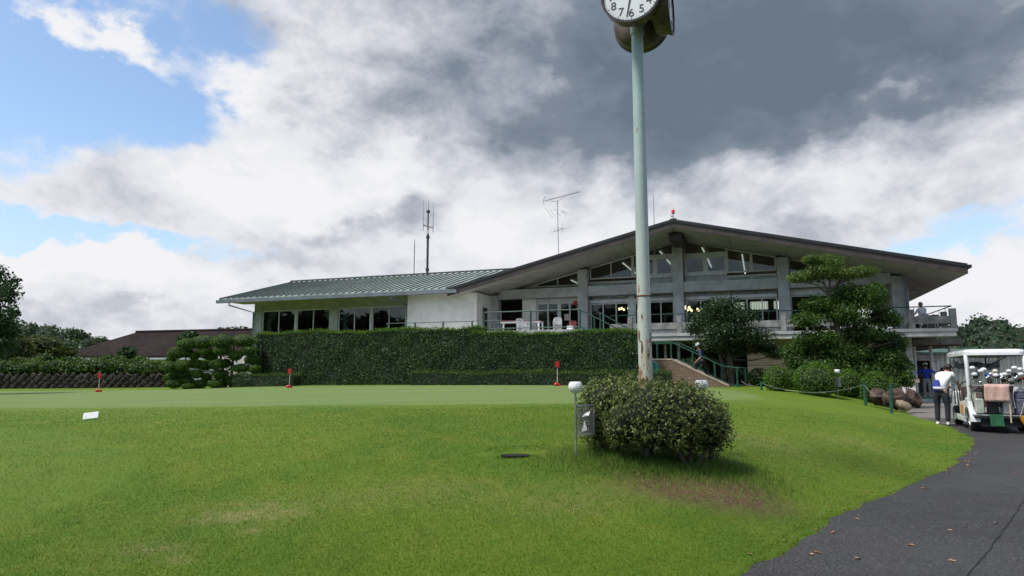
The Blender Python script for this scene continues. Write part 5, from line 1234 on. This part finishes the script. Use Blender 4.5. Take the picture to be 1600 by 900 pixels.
o = MB().box(-.16, .16, -.16, .16, 0, .42).build('white_bin', white_p, bevel=.03); o.location = P(-4.95, -.4, TZ); o.rotation_euler = (0, 0, -AN); tag(o, 'small white bin on the terrace left of the blue crate', 'bin')
tr = bthing('bag_trolley', 'thin dark trolley handle standing against the concrete column', 'trolley', -4.05, .7, TZ)
MB().tube([(0, 0, 0), (-.05, 0, .7), (-.16, 0, 1.02), (-.40, 0, 1.05)], .018, 6).build('handle', dkst, tr); MB().lathe([(0, -.04), (.14, -.04), (.14, .04), (0, .04)], 14, (0, 0, .14), axis='x', caps=False).build('wheel', dkst, tr); MB().tube([(-.1, 0, .85), (.05, 0, 1.08)], .015, 6).build('grip', dkst, tr)
plastic_table('dark red topped table on the deck behind the layered tree', 7.0, 2.55, 1.1, .7, 3.62); plastic_table('dark red topped table on the deck beside the seated man', 12.0, 3.6, .9, .7, 3.62)
# ------------------------------------------------------------------ covered way, platform and shed
cwv = 4.2; ca_, za_ = onv(1427, 531, cwv); cb_, zb_ = onv(1503, 545, cwv)
cw = bthing('covered_way', 'flat roofed covered way on thin posts beyond the clubhouse end', 'shelter', (ca_+cb_)/2, cwv, .1); co = ((ca_+cb_)/2, cwv, .1)
zt2 = onv(1460, 530, cwv)[1]; zb2 = onv(1460, 538.5, cwv)[1]
MB().box(ca_, cb_, cwv, cwv+9, zb2, zt2).build('roof', pmat('taupe_fascia', (.19, .165, .15), .7, .15, 3), cw, off=co)
MB().box(ca_+.05, cb_-.05, cwv+.05, cwv+8.9, zb2-.06, zb2-.002).build('ceiling', pmat('brown_timber', (.10, .05, .035)), cw, off=co)
for px in (1430, 1456, 1486):
    u, _ = onv(px, 570, cwv+.6); MB().tube([(u, cwv+.6, .05), (u, cwv+.6, zb2-.06)], .075, 10).build('post', frame_w, cw, off=co, smooth=True)
q0, q1 = ond(1436, 622, 33.2), ond(1472, 622, 33.2); plz = float(path_z(33.2))
pf_ = thing('practice_platform', 'low concrete platform topped with a green mat where the man in blue stands', 'platform', ((q0.x+q1.x)/2, 34.2, plz))
MB().box(q0.x-(q0.x+q1.x)/2, q1.x-(q0.x+q1.x)/2, -1.0, 1.2, 0, .18).build('slab', conc, pf_); MB().box(q0.x-(q0.x+q1.x)/2+.02, q1.x-(q0.x+q1.x)/2-.02, -1.01, 1.18, .181, .22).build('mat', pmat('green_mat', (.03, .17, .10), .9), pf_)
s0, s1 = ond(1462, 600, 46), ond(1760, 600, 46); sz1 = ond(1500, 551, 46).z; shed = thing('corrugated_shed', 'long white corrugated shed with a green roof behind the golf cart', 'shed', ((s0.x+s1.x)/2, 46, .1)); sb = ((s0.x+s1.x)/2, 46, .1)
pr_ = []; x = s0.x; 
while x < s1.x: pr_ += [(x, 46.0), (x+.11, 46.0), (x+.15, 45.94), (x+.26, 45.94)]; x += .30
pr_ += [(s1.x, 46.0), (s1.x, 46.2), (s0.x, 46.2)]
cs = MB(); n = len(pr_)
for z in (0.0, sz1): cs.v += [(a, b_, z) for a, b_ in pr_]
for i in range(n): j = (i+1) % n; cs.f.append((i, j, n+j, n+i))
cs.build('wall', pmat('shed_white', (.50, .49, .43), .7, .12, 1.5, stain=.35), shed, off=sb)
rfm = pmat('shed_roof_green', (.028, .085, .058), .5, .2, 2)
MB().prism([(45.5, sz1+.02), (50, sz1+.4), (54.5, sz1+.02), (54.5, sz1-.08), (50, sz1+.28), (45.5, sz1-.08)], 'x', s0.x-1.2, s1.x+1).build('roof', rfm, shed, off=sb)
d0 = ond(1432, 600, 45); dsh = MB().box(d0.x, s0.x-.05, 46.3, 50, .1, sz1-.1).build('bay_shade_block', pmat('bay_shade_dark', (.025, .022, .02), .9), shed, off=sb)  # near-black solid box stands in for the shaded open bay
MB().box(d0.x-.3, s0.x+.1, 45.6, 46.25, sz1-.55, sz1-.15).build('lean_to_fascia', pmat('taupe_fascia', (.19, .165, .15)), shed, off=sb)
MB().box(s0.x-.22, s0.x-.06, 45.9, 46.1, 0.1, sz1-.15).build('lean_to_post', frame_w, shed, off=sb)
for k, (px, py, rx, ry, Y, l) in enumerate(((1478, 592, 14, 14, 40.0, 'dark plant by the shed wall behind the man in blue'),)):
    c = pxclump(px, py, rx, ry, Y); blob_plant('bush', l, 'bush', [(c[0], c[1], c[2], c[3], c[3], c[5])], tree_dark, .14, 1500, (c[0], c[1], .1), [([(c[0], c[1], 0), (c[0], c[1], c[2])], [.07, .04])], .4, .5, .9, leafname='foliage')
c0 = ond(1440, 606, 39); o = MB().blob((0, 0, 0), .9, .35, .25, 12, 6, .15).build('rock', pmat('tan_rock', (.2, .155, .1)), smooth=True); o.location = (c0.x+.6, 39, .25); tag(o, 'low pale stones edging the bed behind the man in blue', 'rock')
# ------------------------------------------------------------------ people
skin_m = pmat('skin', (.42, .25, .17), .6, .1, 8); hair_m = pmat('dark_hair', (.018, .015, .014), .6, .3, 30, .4, 60); shoe_w = pmat('white_shoe', (.62, .62, .60), .5)
def skinned(name, verts, edges, mat, parent, root=0, sub=2):
    me = bpy.data.meshes.new(name); me.from_pydata([v[0] for v in verts], edges, []); me.update()
    o = bpy.data.objects.new(name, me); COL.objects.link(o); me.materials.append(mat); o.parent = parent
    sm = o.modifiers.new('skin', 'SKIN'); sm.use_smooth_shade = True
    for i, v in enumerate(verts):
        r = v[1]; me.skin_vertices[0].data[i].radius = r if isinstance(r, tuple) else (r, r); me.skin_vertices[0].data[i].use_root = i == root
    s = o.modifiers.new('sub', 'SUBSURF'); s.levels = sub; s.render_levels = sub
    return o
def person(label, loc, rotz, J, cols, cap=None, hat=None, hair=True, vest=None, long_sleeve=False, scale=1.0, group=None, female=False):
    """J: joints in metres, x right, y forward, z up from the feet level"""
    t = thing('person', label, 'person', loc, rotz, group); t.scale = (scale,)*3
    J = {k: Vector(v) for k, v in J.items()}
    hd, nk, ch, pe = J['head'], J['neck'], J['chest'], J['pelvis']
    upv = (hd - nk).normalized(); fw = J.get('look', Vector((0, 1, 0))); fw = (fw - upv*fw.dot(upv)).normalized(); rt = fw.cross(upv)
    V_, E_ = [], []
    def add(p, r, par=None):
        V_.append((tuple(p), r)); 
        if par is not None: E_.append((par, len(V_)-1))
        return len(V_)-1
    ipe = add(pe, .085); iab = add(pe.lerp(ch, .5), .085, ipe); ich = add(ch, .095, iab); ink_ = add(nk, .052, ich)
    ij = add(hd - upv*.085 + fw*.02, .062, ink_); im = add(hd + upv*.0, .088, ij); it = add(hd + upv*.07 - fw*.01, .074, im)
    for s, c in (('L', -1), ('R', 1)):
        sh, el, ha = J['sh'+s], J['el'+s], J['ha'+s]
        a = add(sh, .048, ich); b_ = add(sh.lerp(el, .5), .046, a); e = add(el, .037, b_); f = add(el.lerp(ha, .45), .036, e); w = add(ha, .024, f)
        d = (ha - el).normalized(); side = d.cross(Vector((0, 0, 1)) if abs(d.z) < .9 else Vector((1, 0, 0))).normalized(); cur_ = d.cross(side)
        pm = add(ha + d*.05, (.034, .020), w)
        for k, (o_, l) in enumerate(((-.027, .062), (-.009, .075), (.009, .072), (.026, .056))):
            f1 = add(ha + d*.09 + side*o_, .0085, pm); f2 = add(ha + d*(.09 + l*.5) + side*o_*1.1 + cur_*.010, .008, f1); add(ha + d*(.09 + l*.85) + side*o_*1.1 + cur_*.032, .007, f2)
        th = add(ha + d*.045 + side*-.045*c, .0095, pm); add(ha + d*.085 + side*-.058*c + cur_*.012, .008, th)
        hp_, kn, an, to = J['hip'+s], J['kn'+s], J['an'+s], J['to'+s]
        a = add(hp_, .065, ipe); b_ = add(hp_.lerp(kn, .5), .070, a); k_ = add(kn, .052, b_); c_ = add(kn.lerp(an, .35), .052, k_); d_ = add(an, .034, c_); add(an.lerp(to, .5) - Vector((0, 0, .02)), .036, d_); 
    body = skinned('body', V_, E_, skin_m, t)
    # face
    for s in (-1, 1):
        MB().blob(hd + fw*.083 + rt*s*.032 + upv*.004, .010, .010, .008, 8, 6).build('eye', pmat('eye_dark', (.02, .015, .012), .3), body, smooth='all')
        MB().blob(hd + rt*s*.088 - upv*.012, .012, .020, .030, 8, 6).build('ear', skin_m, body, smooth='all')
    MB().tube([hd + fw*.08 + upv*.005, hd + fw*.108 - upv*.032, hd + fw*.083 - upv*.042], [.008, .014, .006], 7).build('nose', skin_m, body, smooth='all')
    MB().tube([hd + fw*.080 + rt*.022 - upv*.066, hd + fw*.086 - upv*.066, hd + fw*.080 - rt*.022 - upv*.066], [.003, .005, .003], 6).build('mouth', pmat('lip', (.30, .12, .10), .6), body, smooth='all')
    # shirt
    V_, E_ = [], []; r0 = 1.0 if not female else .93
    a = add(pe - Vector((0, 0, .03)), .142*r0); b_ = add(pe.lerp(ch, .5), .138*r0, a); c = add(ch, .150*r0, b_); add(ch.lerp(nk, .72), .075, c)
    for s in 'LR':
        sh, el, ha = J['sh'+s], J['el'+s], J['ha'+s]; d = add(sh, .076, c); e = add(sh.lerp(el, .55), .064, d); f = add(sh.lerp(el, .85), .062, e)
        if long_sleeve: q = add(el, .052, f); q = add(el.lerp(ha, .55), .048, q); add(el.lerp(ha, .94), .040, q)
    skinned('shirt', V_, E_, cols['shirt'], t)
    # trousers, one skeleton from the waist
    V_, E_ = [], []; a = add(pe + Vector((0, 0, .05)), .128); w = add(pe - Vector((0, 0, .06)), .130, a)
    for s in 'LR':
        hp_, kn, an = J['hip'+s], J['kn'+s], J['an'+s]; b_ = add(hp_.lerp(kn, .15), .100, w); b2 = add(hp_.lerp(kn, .55), .088, b_); c = add(kn, .070, b2); d = add(kn.lerp(an, .5), .064, c); add(kn.lerp(an, .96), .058, d)
    skinned('trousers', V_, E_, cols['trousers'], t)
    for s in 'LR':
        an, to = J['an'+s], J['to'+s]; dz = Vector((0, 0, .035)); skinned('shoe', [(tuple(an - (to-an)*.25 - dz), .046), (tuple(an.lerp(to, .35) - dz), .046), (tuple(to - dz*.4), .036)], [(0, 1), (1, 2)], cols.get('shoe', shoe_w), t)
    def local(mb):    # hats and hair are modelled about the head centre, axes rt, fw, upv
        mb.v = [tuple(hd + rt*x + fw*y + upv*z) for x, y, z in mb.v]; return mb
    if hair:
        hm = MB().blob((0, -.014, .025), .098, .108, .108, 14, 9, .03); hm.v = [(x, min(y, .055) if z < .06 else y, z) for x, y, z in hm.v]; local(hm).build('hair', cols.get('hair', hair_m), t, smooth='all')
    if cap is not None:
        prof = [(.108, .02), (.108, .06), (.098, .10), (.07, .135), (.03, .148), (0, .150)]
        c_ = local(MB().lathe(prof, 18, (0, -.008, .0), caps=False)).build('cap', cap, t, smooth='all')
        br_ = MB(); 
        for k in range(9):
            a = -1.0 + 2.0*k/8; br_.v += [(.104*math.sin(a), .100*math.cos(a)-.008, .026), (.115*math.sin(a)*.85, .100*math.cos(a) + .085*math.cos(a*1.2), .012)]
        br_.f = [(2*k, 2*k+2, 2*k+3, 2*k+1) for k in range(8)]; o = local(br_).build('brim', cap, c_, smooth='all'); o.modifiers.new('s', 'SOLIDIFY').thickness = .008
    if hat is not None: local(MB().lathe([(.19, .02), (.185, .028), (.11, .045), (.105, .11), (.09, .14), (0, .145)], 20, (0, 0, .01), caps=False)).build('hat', hat, t, smooth='all')
    return t, J
def stand(**k):
    J = dict(pelvis=(0, 0, .92), chest=(0, .01, 1.26), neck=(0, .02, 1.47), head=(0, .04, 1.60), shL=(-.18, 0, 1.38), elL=(-.24, -.02, 1.10), haL=(-.25, .08, .86), shR=(.18, 0, 1.38), elR=(.24, -.02, 1.10), haR=(.25, .08, .86),
             hipL=(-.10, 0, .88), knL=(-.11, .02, .49), anL=(-.12, 0, .09), toL=(-.13, .15, .04), hipR=(.10, 0, .88), knR=(.11, .02, .49), anR=(.12, 0, .09), toR=(.13, .15, .04), look=(0, 1, 0)); J.update(k); return J
navy = pmat('navy_cloth', (.030, .045, .095), .85, .15, 6); dark = pmat('dark_cloth', (.018, .020, .026), .85, .15, 6); blue = pmat('blue_cloth', (.012, .045, .36), .8, .12, 5); grey = pmat('grey_cloth', (.26, .27, .29), .85, .12, 6); whitec = pmat('white_cloth', (.62, .62, .63), .8, .08, 6)
capw = pmat('white_cap', (.74, .74, .76), .7, .05)
# climbing the stair
z0 = 1.17
person('man in navy shirt and white cap climbing the garden stair', P(1.88, -3.45, z0), PI/2 - AN,
       stand(pelvis=(0, .02, .94), chest=(0, .10, 1.25), neck=(0, .15, 1.46), head=(0, .19, 1.60), shL=(-.18, .10, 1.38), elL=(-.23, .06, 1.10), haL=(-.22, .26, .92), shR=(.18, .10, 1.38), elR=(.23, -.04, 1.13), haR=(.23, .04, .88),
             hipL=(-.10, .02, .90), knL=(-.10, .33, .72), anL=(-.10, .28, .44), toL=(-.10, .43, .40), hipR=(.10, .0, .90), knR=(.10, -.06, .50), anR=(.10, -.30, .13), toR=(.10, -.16, .05)), dict(shirt=navy, trousers=dark), cap=capw)
# in blue on the practice platform, back to the camera
q = ond(1450, 622, 33.9); person('man in bright blue jacket and white cap on the green mat platform', (q.x, 33.9, plz + .22), -.35,
       stand(elL=(-.42, .05, 1.20), haL=(-.22, .25, 1.16), elR=(.42, .05, 1.20), haR=(.24, .27, 1.16), head=(0, .06, 1.60)), dict(shirt=blue, trousers=grey), cap=capw, long_sleeve=True, scale=.98)
q = ond(1472, 612, 34.5); person('person in pale grey top and dark brimmed hat behind the caddie', (q.x+.15, 34.5, float(path_z(34.5))), 2.6,
       stand(elL=(-.30, .1, 1.12), haL=(-.2, .32, 1.05), elR=(.28, .1, 1.12), haR=(.16, .32, 1.02)), dict(shirt=pmat('pale_grey_cloth', (.42, .42, .42), .8), trousers=dark), hat=pmat('dark_hat', (.05, .04, .035), .8), long_sleeve=True, scale=.97)
# caddie leaning over the cart
q = on_path(1477, 665)
cad, _ = person('caddie in white and blue top and black trousers bending into the golf cart', (q.x - .02, q.y, float(path_z(q.y))), math.radians(-58),
       stand(pelvis=(0, -.06, .90), chest=(0, .14, 1.18), neck=(0, .30, 1.33), head=(0, .40, 1.40), shL=(-.17, .22, 1.27), elL=(-.22, .38, 1.06), haL=(-.16, .60, .98), shR=(.17, .22, 1.27), elR=(.22, .36, 1.04), haR=(.14, .58, .96), look=(0, .8, -.5),
             hipL=(-.10, -.06, .86), hipR=(.10, -.06, .86), knL=(-.12, -.02, .48), knR=(.12, -.02, .48), anL=(-.12, -.06, .09), anR=(.12, -.06, .09), toL=(-.13, .10, .04), toR=(.13, .10, .04)), dict(shirt=whitec, trousers=dark), female=True)
bl2 = pmat('blue_panel_cloth', (.02, .035, .26), .8)
sv = [((-.075, -.135, .80), .085), ((-.07, -.10, .95), .085), ((-.08, .02, 1.12), .075)]
skinned('blue_back_panel', [((-.05, -.10, .80), .135), ((-.05, -.07, .96), .118), ((-.09, .03, 1.14), .095)], [(0, 1), (1, 2)], bl2, cad)
MB().lathe([(.152, .90), (.160, .91), (.160, .95), (.152, .96)], 22, (0, -.06, 0), caps=False).build('belt', whitec, cad, smooth='all')
skinned('hair_bun', [((0, .30, 1.46), .07), ((0, .24, 1.43), .05)], [(0, 1)], hair_m, cad)
# seated on the deck
u_, _ = onv(1438, 500, 2.7)
plastic_chair('white plastic chair with a seated man on the deck', u_, 2.65, PI + .55, 3.62)
person('man in white shirt seated at the deck railing', P(u_, 2.65, 3.62), -AN + .55,
       stand(pelvis=(0, -.08, .52), chest=(0, -.13, .86), neck=(0, -.10, 1.07), head=(0, -.06, 1.20), shL=(-.18, -.12, .98), elL=(-.26, .02, .76), haL=(-.22, .22, .72), shR=(.18, -.12, .98), elR=(.30, .06, .80), haR=(.32, .30, .84),
             hipL=(-.10, -.06, .52), knL=(-.14, .36, .52), anL=(-.14, .36, .10), toL=(-.14, .50, .05), hipR=(.10, -.06, .52), knR=(.14, .36, .52), anR=(.14, .36, .10), toR=(.14, .50, .05)), dict(shirt=whitec, trousers=navy, hair=pmat('grey_hair', (.16, .15, .14), .7)))
# ------------------------------------------------------------------ golf cart
CX, CY = 11.37, 16.30; CZ0 = float(path_z(CY)); CR = math.radians(-25)
cart = thing('golf_cart', 'white golf cart with a roof seen from behind on the asphalt path', 'golf cart', (CX, CY, CZ0), CR); cart.scale = (.88, 1, 1); CX -= 0
wp = pmat('cart_white', (.66, .67, .66), .3, .05, 3, coat=.4); blk = pmat('cart_black', (.018, .018, .019), .6, .2, 6); rub = pmat('tyre_rubber', (.022, .022, .023), .85, .2, 9); seatm = pmat('seat_vinyl', (.14, .105, .085), .5, .1)
def rrect(x0, x1, y0, y1, r, n=5):
    out = []
    for cx, cy, a0 in ((x1-r, y1-r, 0), (x0+r, y1-r, PI/2), (x0+r, y0+r, PI), (x1-r, y0+r, 3*PI/2)):
        for k in range(n+1): a = a0 + PI/2*k/n; out.append((cx + r*math.cos(a), cy + r*math.sin(a)))
    return out
rf = MB(); levels = [(-.0, 1.70, .66, 1.30), (.0, 1.775, .66, 1.30), (.03, 1.815, .63, 1.27), (.10, 1.835, .56, 1.2)]
for _, z, hx, hy_ in levels: rf.v += [(a, b_, z) for a, b_ in rrect(-hx, hx, -hy_ + .02, hy_ + .02, .16)]
n = len(rrect(-1, 1, -1, 1, .1)); 
for i in range(3):
    for k in range(n): rf.f.append((i*n+k, i*n+(k+1) % n, (i+1)*n+(k+1) % n, (i+1)*n+k))
rf.f += [tuple(range(n))[::-1], tuple(range(3*n, 4*n))]; rf.build('roof', wp, cart, smooth=True)
MB().prism(rrect(-.58, .58, -1.2, 1.2, .14), 'z', 1.685, 1.699).build('roof_lining', pmat('roof_lining', (.16, .16, .16), .8), cart)
for s in (-1, 1):
    MB().tube([(s*.60, -1.14, 1.74), (s*.615, -1.20, 1.66), (s*.615, -1.22, 1.50), (s*.60, -1.20, .85), (s*.60, -1.12, .62)], [.05, .05, .046, .046, .06], 10).build('rear_post', wp, cart, smooth=True)
    MB().tube([(s*.60, 1.05, 1.74), (s*.61, 1.16, 1.66), (s*.61, 1.24, 1.45), (s*.58, 1.42, .85)], [.045, .042, .036, .036], 10).build('front_post', wp, cart, smooth=True)
    # rear fender arching over the wheel
    ar = [(-1.0 + .36*math.cos(a), .24 + .36*math.sin(a)) for a in np.linspace(PI*1.02, PI*.02, 12)]; inn = [(-1.0 + .29*math.cos(a), .24 + .29*math.sin(a)) for a in np.linspace(PI*.02, PI*1.02, 12)]
    MB().prism(ar + inn, 'x', s*.44, s*.655).build('rear_fender', wp, cart, smooth=True)
    MB().prism([(-1.28, .40), (-1.20, .66), (-.95, .74), (-.75, .66), (-.70, .45), (-1.0, .615)], 'x', s*.50, s*.648).build('fender_panel', wp, cart)
    MB().box(s*.60 - .045, s*.60 + .045, -.66, .95, .16, .30).build('side_sill', wp, cart, bevel=.03)
    MB().prism([(-.66, .30), (-.05, .30), (.0, .40), (-.05, .62), (-.60, .66)], 'x', s*.585, s*.64).build('seat_side_panel', wp, cart)
    for y in (-1.0, 1.02):
        w = MB().lathe([(.12, -.09), (.22, -.095), (.24, -.06), (.24, .06), (.22, .095), (.12, .09)], 28, axis='x', caps=False); w.v = [(a + s*.52, b_ + y, c + .24) for a, b_, c in w.v]; wh = w.build('wheel', rub, cart, smooth=True)
        r_ = MB().lathe([(0, s*.085), (.05, s*.09), (.07, s*.06), (.115, s*.065), (.122, s*.09), (.122, s*.02)], 20, axis='x', caps=False); r_.v = [(a + s*.52, b_ + y, c + .24) for a, b_, c in r_.v]; r_.build('rim', pmat('rim_grey', (.42, .42, .41), .4, metal=.3), wh, smooth=True)
    MB().tube([(s*.62, -.55, .62), (s*.63, -.55, .92), (s*.63, -.10, .92), (s*.62, -.05, .62)], .016, 7).build('arm_rail', blk, cart)
    MB().tube([(s*.62, .25, .52), (s*.63, .25, .88), (s*.63, .62, .88), (s*.62, .66, .52)], .016, 7).build('arm_rail', blk, cart)
MB().box(-.56, .56, -1.28, 1.3, .14, .22).build('floor_pan', blk, cart, bevel=.02)
MB().prism([(-1.34, .12), (-1.30, .40), (-.70, .40), (-.70, .22), (-1.2, .12)], 'x', -.42, .42).build('rear_body', blk, cart)
MB().prism([(1.0, .20), (1.5, .22), (1.56, .45), (1.46, .78), (1.30, .86), (1.2, .80)], 'x', -.56, .56).build('front_cowl', wp, cart, bevel=.04)
MB().prism([(1.33, .86), (1.36, .86), (1.24, 1.62), (1.21, 1.62)], 'x', -.55, .55).build('windscreen', glassmat('windscreen_glass', (.85, .9, .9)), cart)
for y0, z0_ in ((-.50, .62), (.30, .58)):
    MB().box(-.54, .54, y0, y0+.42, z0_-.10, z0_).build('seat', seatm, cart, bevel=.03); MB().quadbox([(-.54, y0-.03, z0_+.02), (.54, y0-.03, z0_+.02), (.54, y0+.04, z0_+.02), (-.54, y0+.04, z0_+.02), (-.54, y0-.10, z0_+.40), (.54, y0-.10, z0_+.40), (.54, y0-.03, z0_+.40), (-.54, y0-.03, z0_+.40)]).build('seat_back', seatm, cart, bevel=.02)
    MB().box(-.5, .5, y0+.02, y0+.4, .22, z0_-.101).build('seat_base', wp, cart)
MB().tube([(-.28, 1.18, .78), (-.28, .98, .92)], .02, 8).build('steering_column', blk, cart); sw = MB().lathe([(.15, -.012), (.165, 0), (.15, .012), (.135, 0), (.15, -.012)], 18, axis='y', caps=False); sw.v = [(a-.28, b_+.97, c+.93) for a, b_, c in sw.v]; sw.build('steering_wheel', blk, cart)
for z in (1.02, .37): MB().tube([(-.60, -1.24, z), (-.56, -1.46, z), (.56, -1.46, z), (.60, -1.24, z)], .018, 8).build('bag_rack_bar', galv, cart, smooth=True)
MB().box(-.56, .56, -1.40, -1.04, .30, .345).build('bag_shelf', blk, cart)
cov = [(-.55 + 1.1*k/16, 1.02 + .03*math.sin(k*1.7), 1.52 - .06*math.sin(PI*((k*2) % 16)/16) + .01*math.sin(k*2.3)) for k in range(17)]
MB().tube(cov, [.075 + .015*math.sin(k*2.1) for k in range(17)], 10).build('rolled_rain_cover', pmat('grey_vinyl', (.19, .20, .22), .5), cart, smooth=True)
for x in (-.25, .25): MB().tube([(x, 1.0, 1.69), (x, 1.02, 1.44)], .018, 6).build('cover_strap', blk, cart)
for s in (-1, 1): MB().tube([(s*.55, .1, 1.69), (s*.2, 1.0, 1.42)], .012, 6).build('cover_cord', blk, cart)
MB().box(-.655, -.643, -.52, -.22, .34, .56).build('side_pocket', pmat('orange_plastic', (.62, .22, .04), .5), cart)
def cloc(x, y, z): return Vector((CX, CY, CZ0)) + Matrix.Rotation(CR, 3, 'Z') @ Vector((x*.88, y, z))
def cthing(name, label, cat, x, y, z, group=None): return thing(name, label, cat, cloc(x, y, z), CR, group)
chrome = pmat('club_steel', (.55, .55, .56), .25, metal=.9); clubs_made = 0
headcols = {'w': pmat('head_white', (.70, .70, .70), .35), 'k': blk, 'b': pmat('head_blue', (.04, .16, .50), .4), 'c': pmat('head_cream', (.62, .58, .46), .6), 'r': pmat('head_red', (.30, .03, .03), .5), 's': chrome}
def bag(label, x, body, accent, heads, w=.128):
    t = cthing('golf_bag', label, 'golf bag', x, -1.235, .346, 'golf bags on the cart rack'); t.rotation_euler = (.10, 0, CR)
    MB().lathe([(0, 0), (w*.82, 0), (w*.88, .03), (w*.86, .46), (w*.80, .56), (0, .56)], 20, caps=False).build('body', body, t, smooth=True)
    MB().lathe([(w*.86, .555), (w*1.02, .57), (w*1.02, .67), (w*.9, .69), (w*.86, .64), (0, .64)], 20, caps=False).build('collar', accent, t, smooth=True)
    MB().prism(rrect(-w*.62, w*.62, .07, .40, .04), 'y', -w*1.12, -w*.6).build('pocket', body, t, bevel=.015); MB().prism(rrect(-w*.5, w*.5, .42, .54, .03), 'y', -w*1.02, -w*.6).build('pocket', accent if x < 0 else body, t, bevel=.01)
    MB().tube([(-w*.8, -w*.5, .62), (-w*1.15, -w*.7, .45), (-w*.85, -w*.6, .2)], .014, 6).build('strap', accent, t)
    for k, hc in enumerate(heads):
        a = 2*PI*k/len(heads) + x; r = w*(.62 if k % 2 else .35); hgt = .80 + (.19 if hc in 'wcb' else .03) + .09*math.sin(k*2.7); px, py = r*math.cos(a), r*math.sin(a)
        club = bpy.data.objects.new('golf_club', MB().tube([(0, 0, 0), (.25*px, .25*py, hgt-.42)], .0075, 6).build('tmp', chrome).data)
        tmp = [o for o in COL.objects if o.name == 'tmp']; [bpy.data.objects.remove(o) for o in tmp]
        club.data.name = 'golf_club'; COL.objects.link(club); R_ = Matrix.Rotation(CR, 3, 'Z'); club.location = t.location + R_ @ Vector((px, py - .045, .42)); club.rotation_euler = (.10, 0, CR + .0)
        tag(club, 'golf club in the %s' % label.split(' on the')[0].split(' at the')[0], 'golf club', 'golf clubs in the bags')
        tip = Vector((.25*px, .25*py, hgt-.42)); big = hc in 'wcbkr'
        hm = MB().blob(tip + Vector((.03*math.cos(a*2), -.02, .01)), .060 if big else .042, .050 if big else .018, .042 if big else .030, 10, 7, .05); hm.build('club_head', headcols[hc], club, smooth='all')
bag('pale green golf bag at the left of the cart rack', -.43, pmat('bag_sage', (.42, .45, .38), .6), pmat('bag_brown', (.14, .11, .09), .6), 'wwskswsskwss')
bag('black golf bag behind the pink towel on the rack', -.14, blk, pmat('bag_red', (.22, .02, .02), .6), 'ckwsbskssksw')
bag('grey golf bag right of the pink towel on the rack', .15, pmat('bag_grey', (.40, .41, .40), .6), blk, 'wksswsksswsk')
bag('dark blue golf bag at the right of the cart rack', .44, pmat('bag_navy', (.10, .11, .16), .6), pmat('bag_white', (.55, .56, .58), .6), 'rwskswksswsk')
# towel over the rack bar
tw = MB(); nx_, nz_ = 12, 14
for j in range(nz_+1):
    for i in range(nx_+1):
        s = j/nz_*.70; x = -.30 + .46*i/nx_; wv = .010*math.sin(i*1.3 + j*.25)
        if s < .28: y, z = -1.434 + wv*.3, 1.045 - (.28 - s)
        elif s < .33: k = (s-.28)/.05; y, z = -1.434 - .056*k, 1.045 + .012*math.sin(PI*k)
        else: y, z = -1.49 - wv - .012, 1.045 - (s - .33)
        tw.v.append((x + .01*math.sin(j*.4), y, z))
for j in range(nz_):
    for i in range(nx_): tw.f.append((j*(nx_+1)+i, j*(nx_+1)+i+1, (j+1)*(nx_+1)+i+1, (j+1)*(nx_+1)+i))
o = tw.build('towel', pmat('pink_towel', (.56, .36, .29), .95, .12, 12, .6, 90, sheen=.4), smooth='all', off=(-.07, -1.46, .66)); o.location = cloc(-.07, -1.46, .66); o.rotation_euler = (0, 0, CR); o.modifiers.new('s', 'SOLIDIFY').thickness = .008
tag(o, 'pink beige towel hanging over the rear rack bar of the cart', 'towel')
o = MB().quadbox([(-.12, -.012, -.26), (.13, -.012, -.25), (.13, .0, -.25), (-.12, .0, -.26), (-.13, -.006, 0), (.12, -.006, .0), (.12, .006, 0), (-.13, .006, 0)]).build('green_cloth', pmat('green_cloth', (.018, .11, .045), .8)); o.location = cloc(-.12, -1.49, .40); o.rotation_euler = (0, 0, CR); tag(o, 'square green cloth hanging under the pink towel', 'cloth')
o = MB().tube([(0, 0, 0), (.0, .0, .40)], .016, 8).build('wooden_stick', pmat('pale_wood', (.50, .38, .25), .7)); o.location = cloc(.17, -1.50, .22); o.rotation_euler = (0, 0, CR); tag(o, 'short wooden stick hanging beside the green cloth on the cart', 'stick')
bk = cthing('orange_bag', 'orange yellow bag hanging at the right rear of the cart', 'bag', .52, -1.56, .18); orm = pmat('orange_cloth', (.62, .25, .02), .6)
MB().lathe([(0, 0), (.10, .0), (.15, .10), (.17, .20), (.155, .20), (.13, .08), (0, .03)], 16, caps=False).build('pouch', orm, bk, smooth=True)
for s in (-1, 1): MB().tube([(s*.15, 0, .19), (s*.03, .03, .55), (0, .05, .84)], .010, 6).build('strap', pmat('tan_strap', (.45, .36, .26), .8), bk)
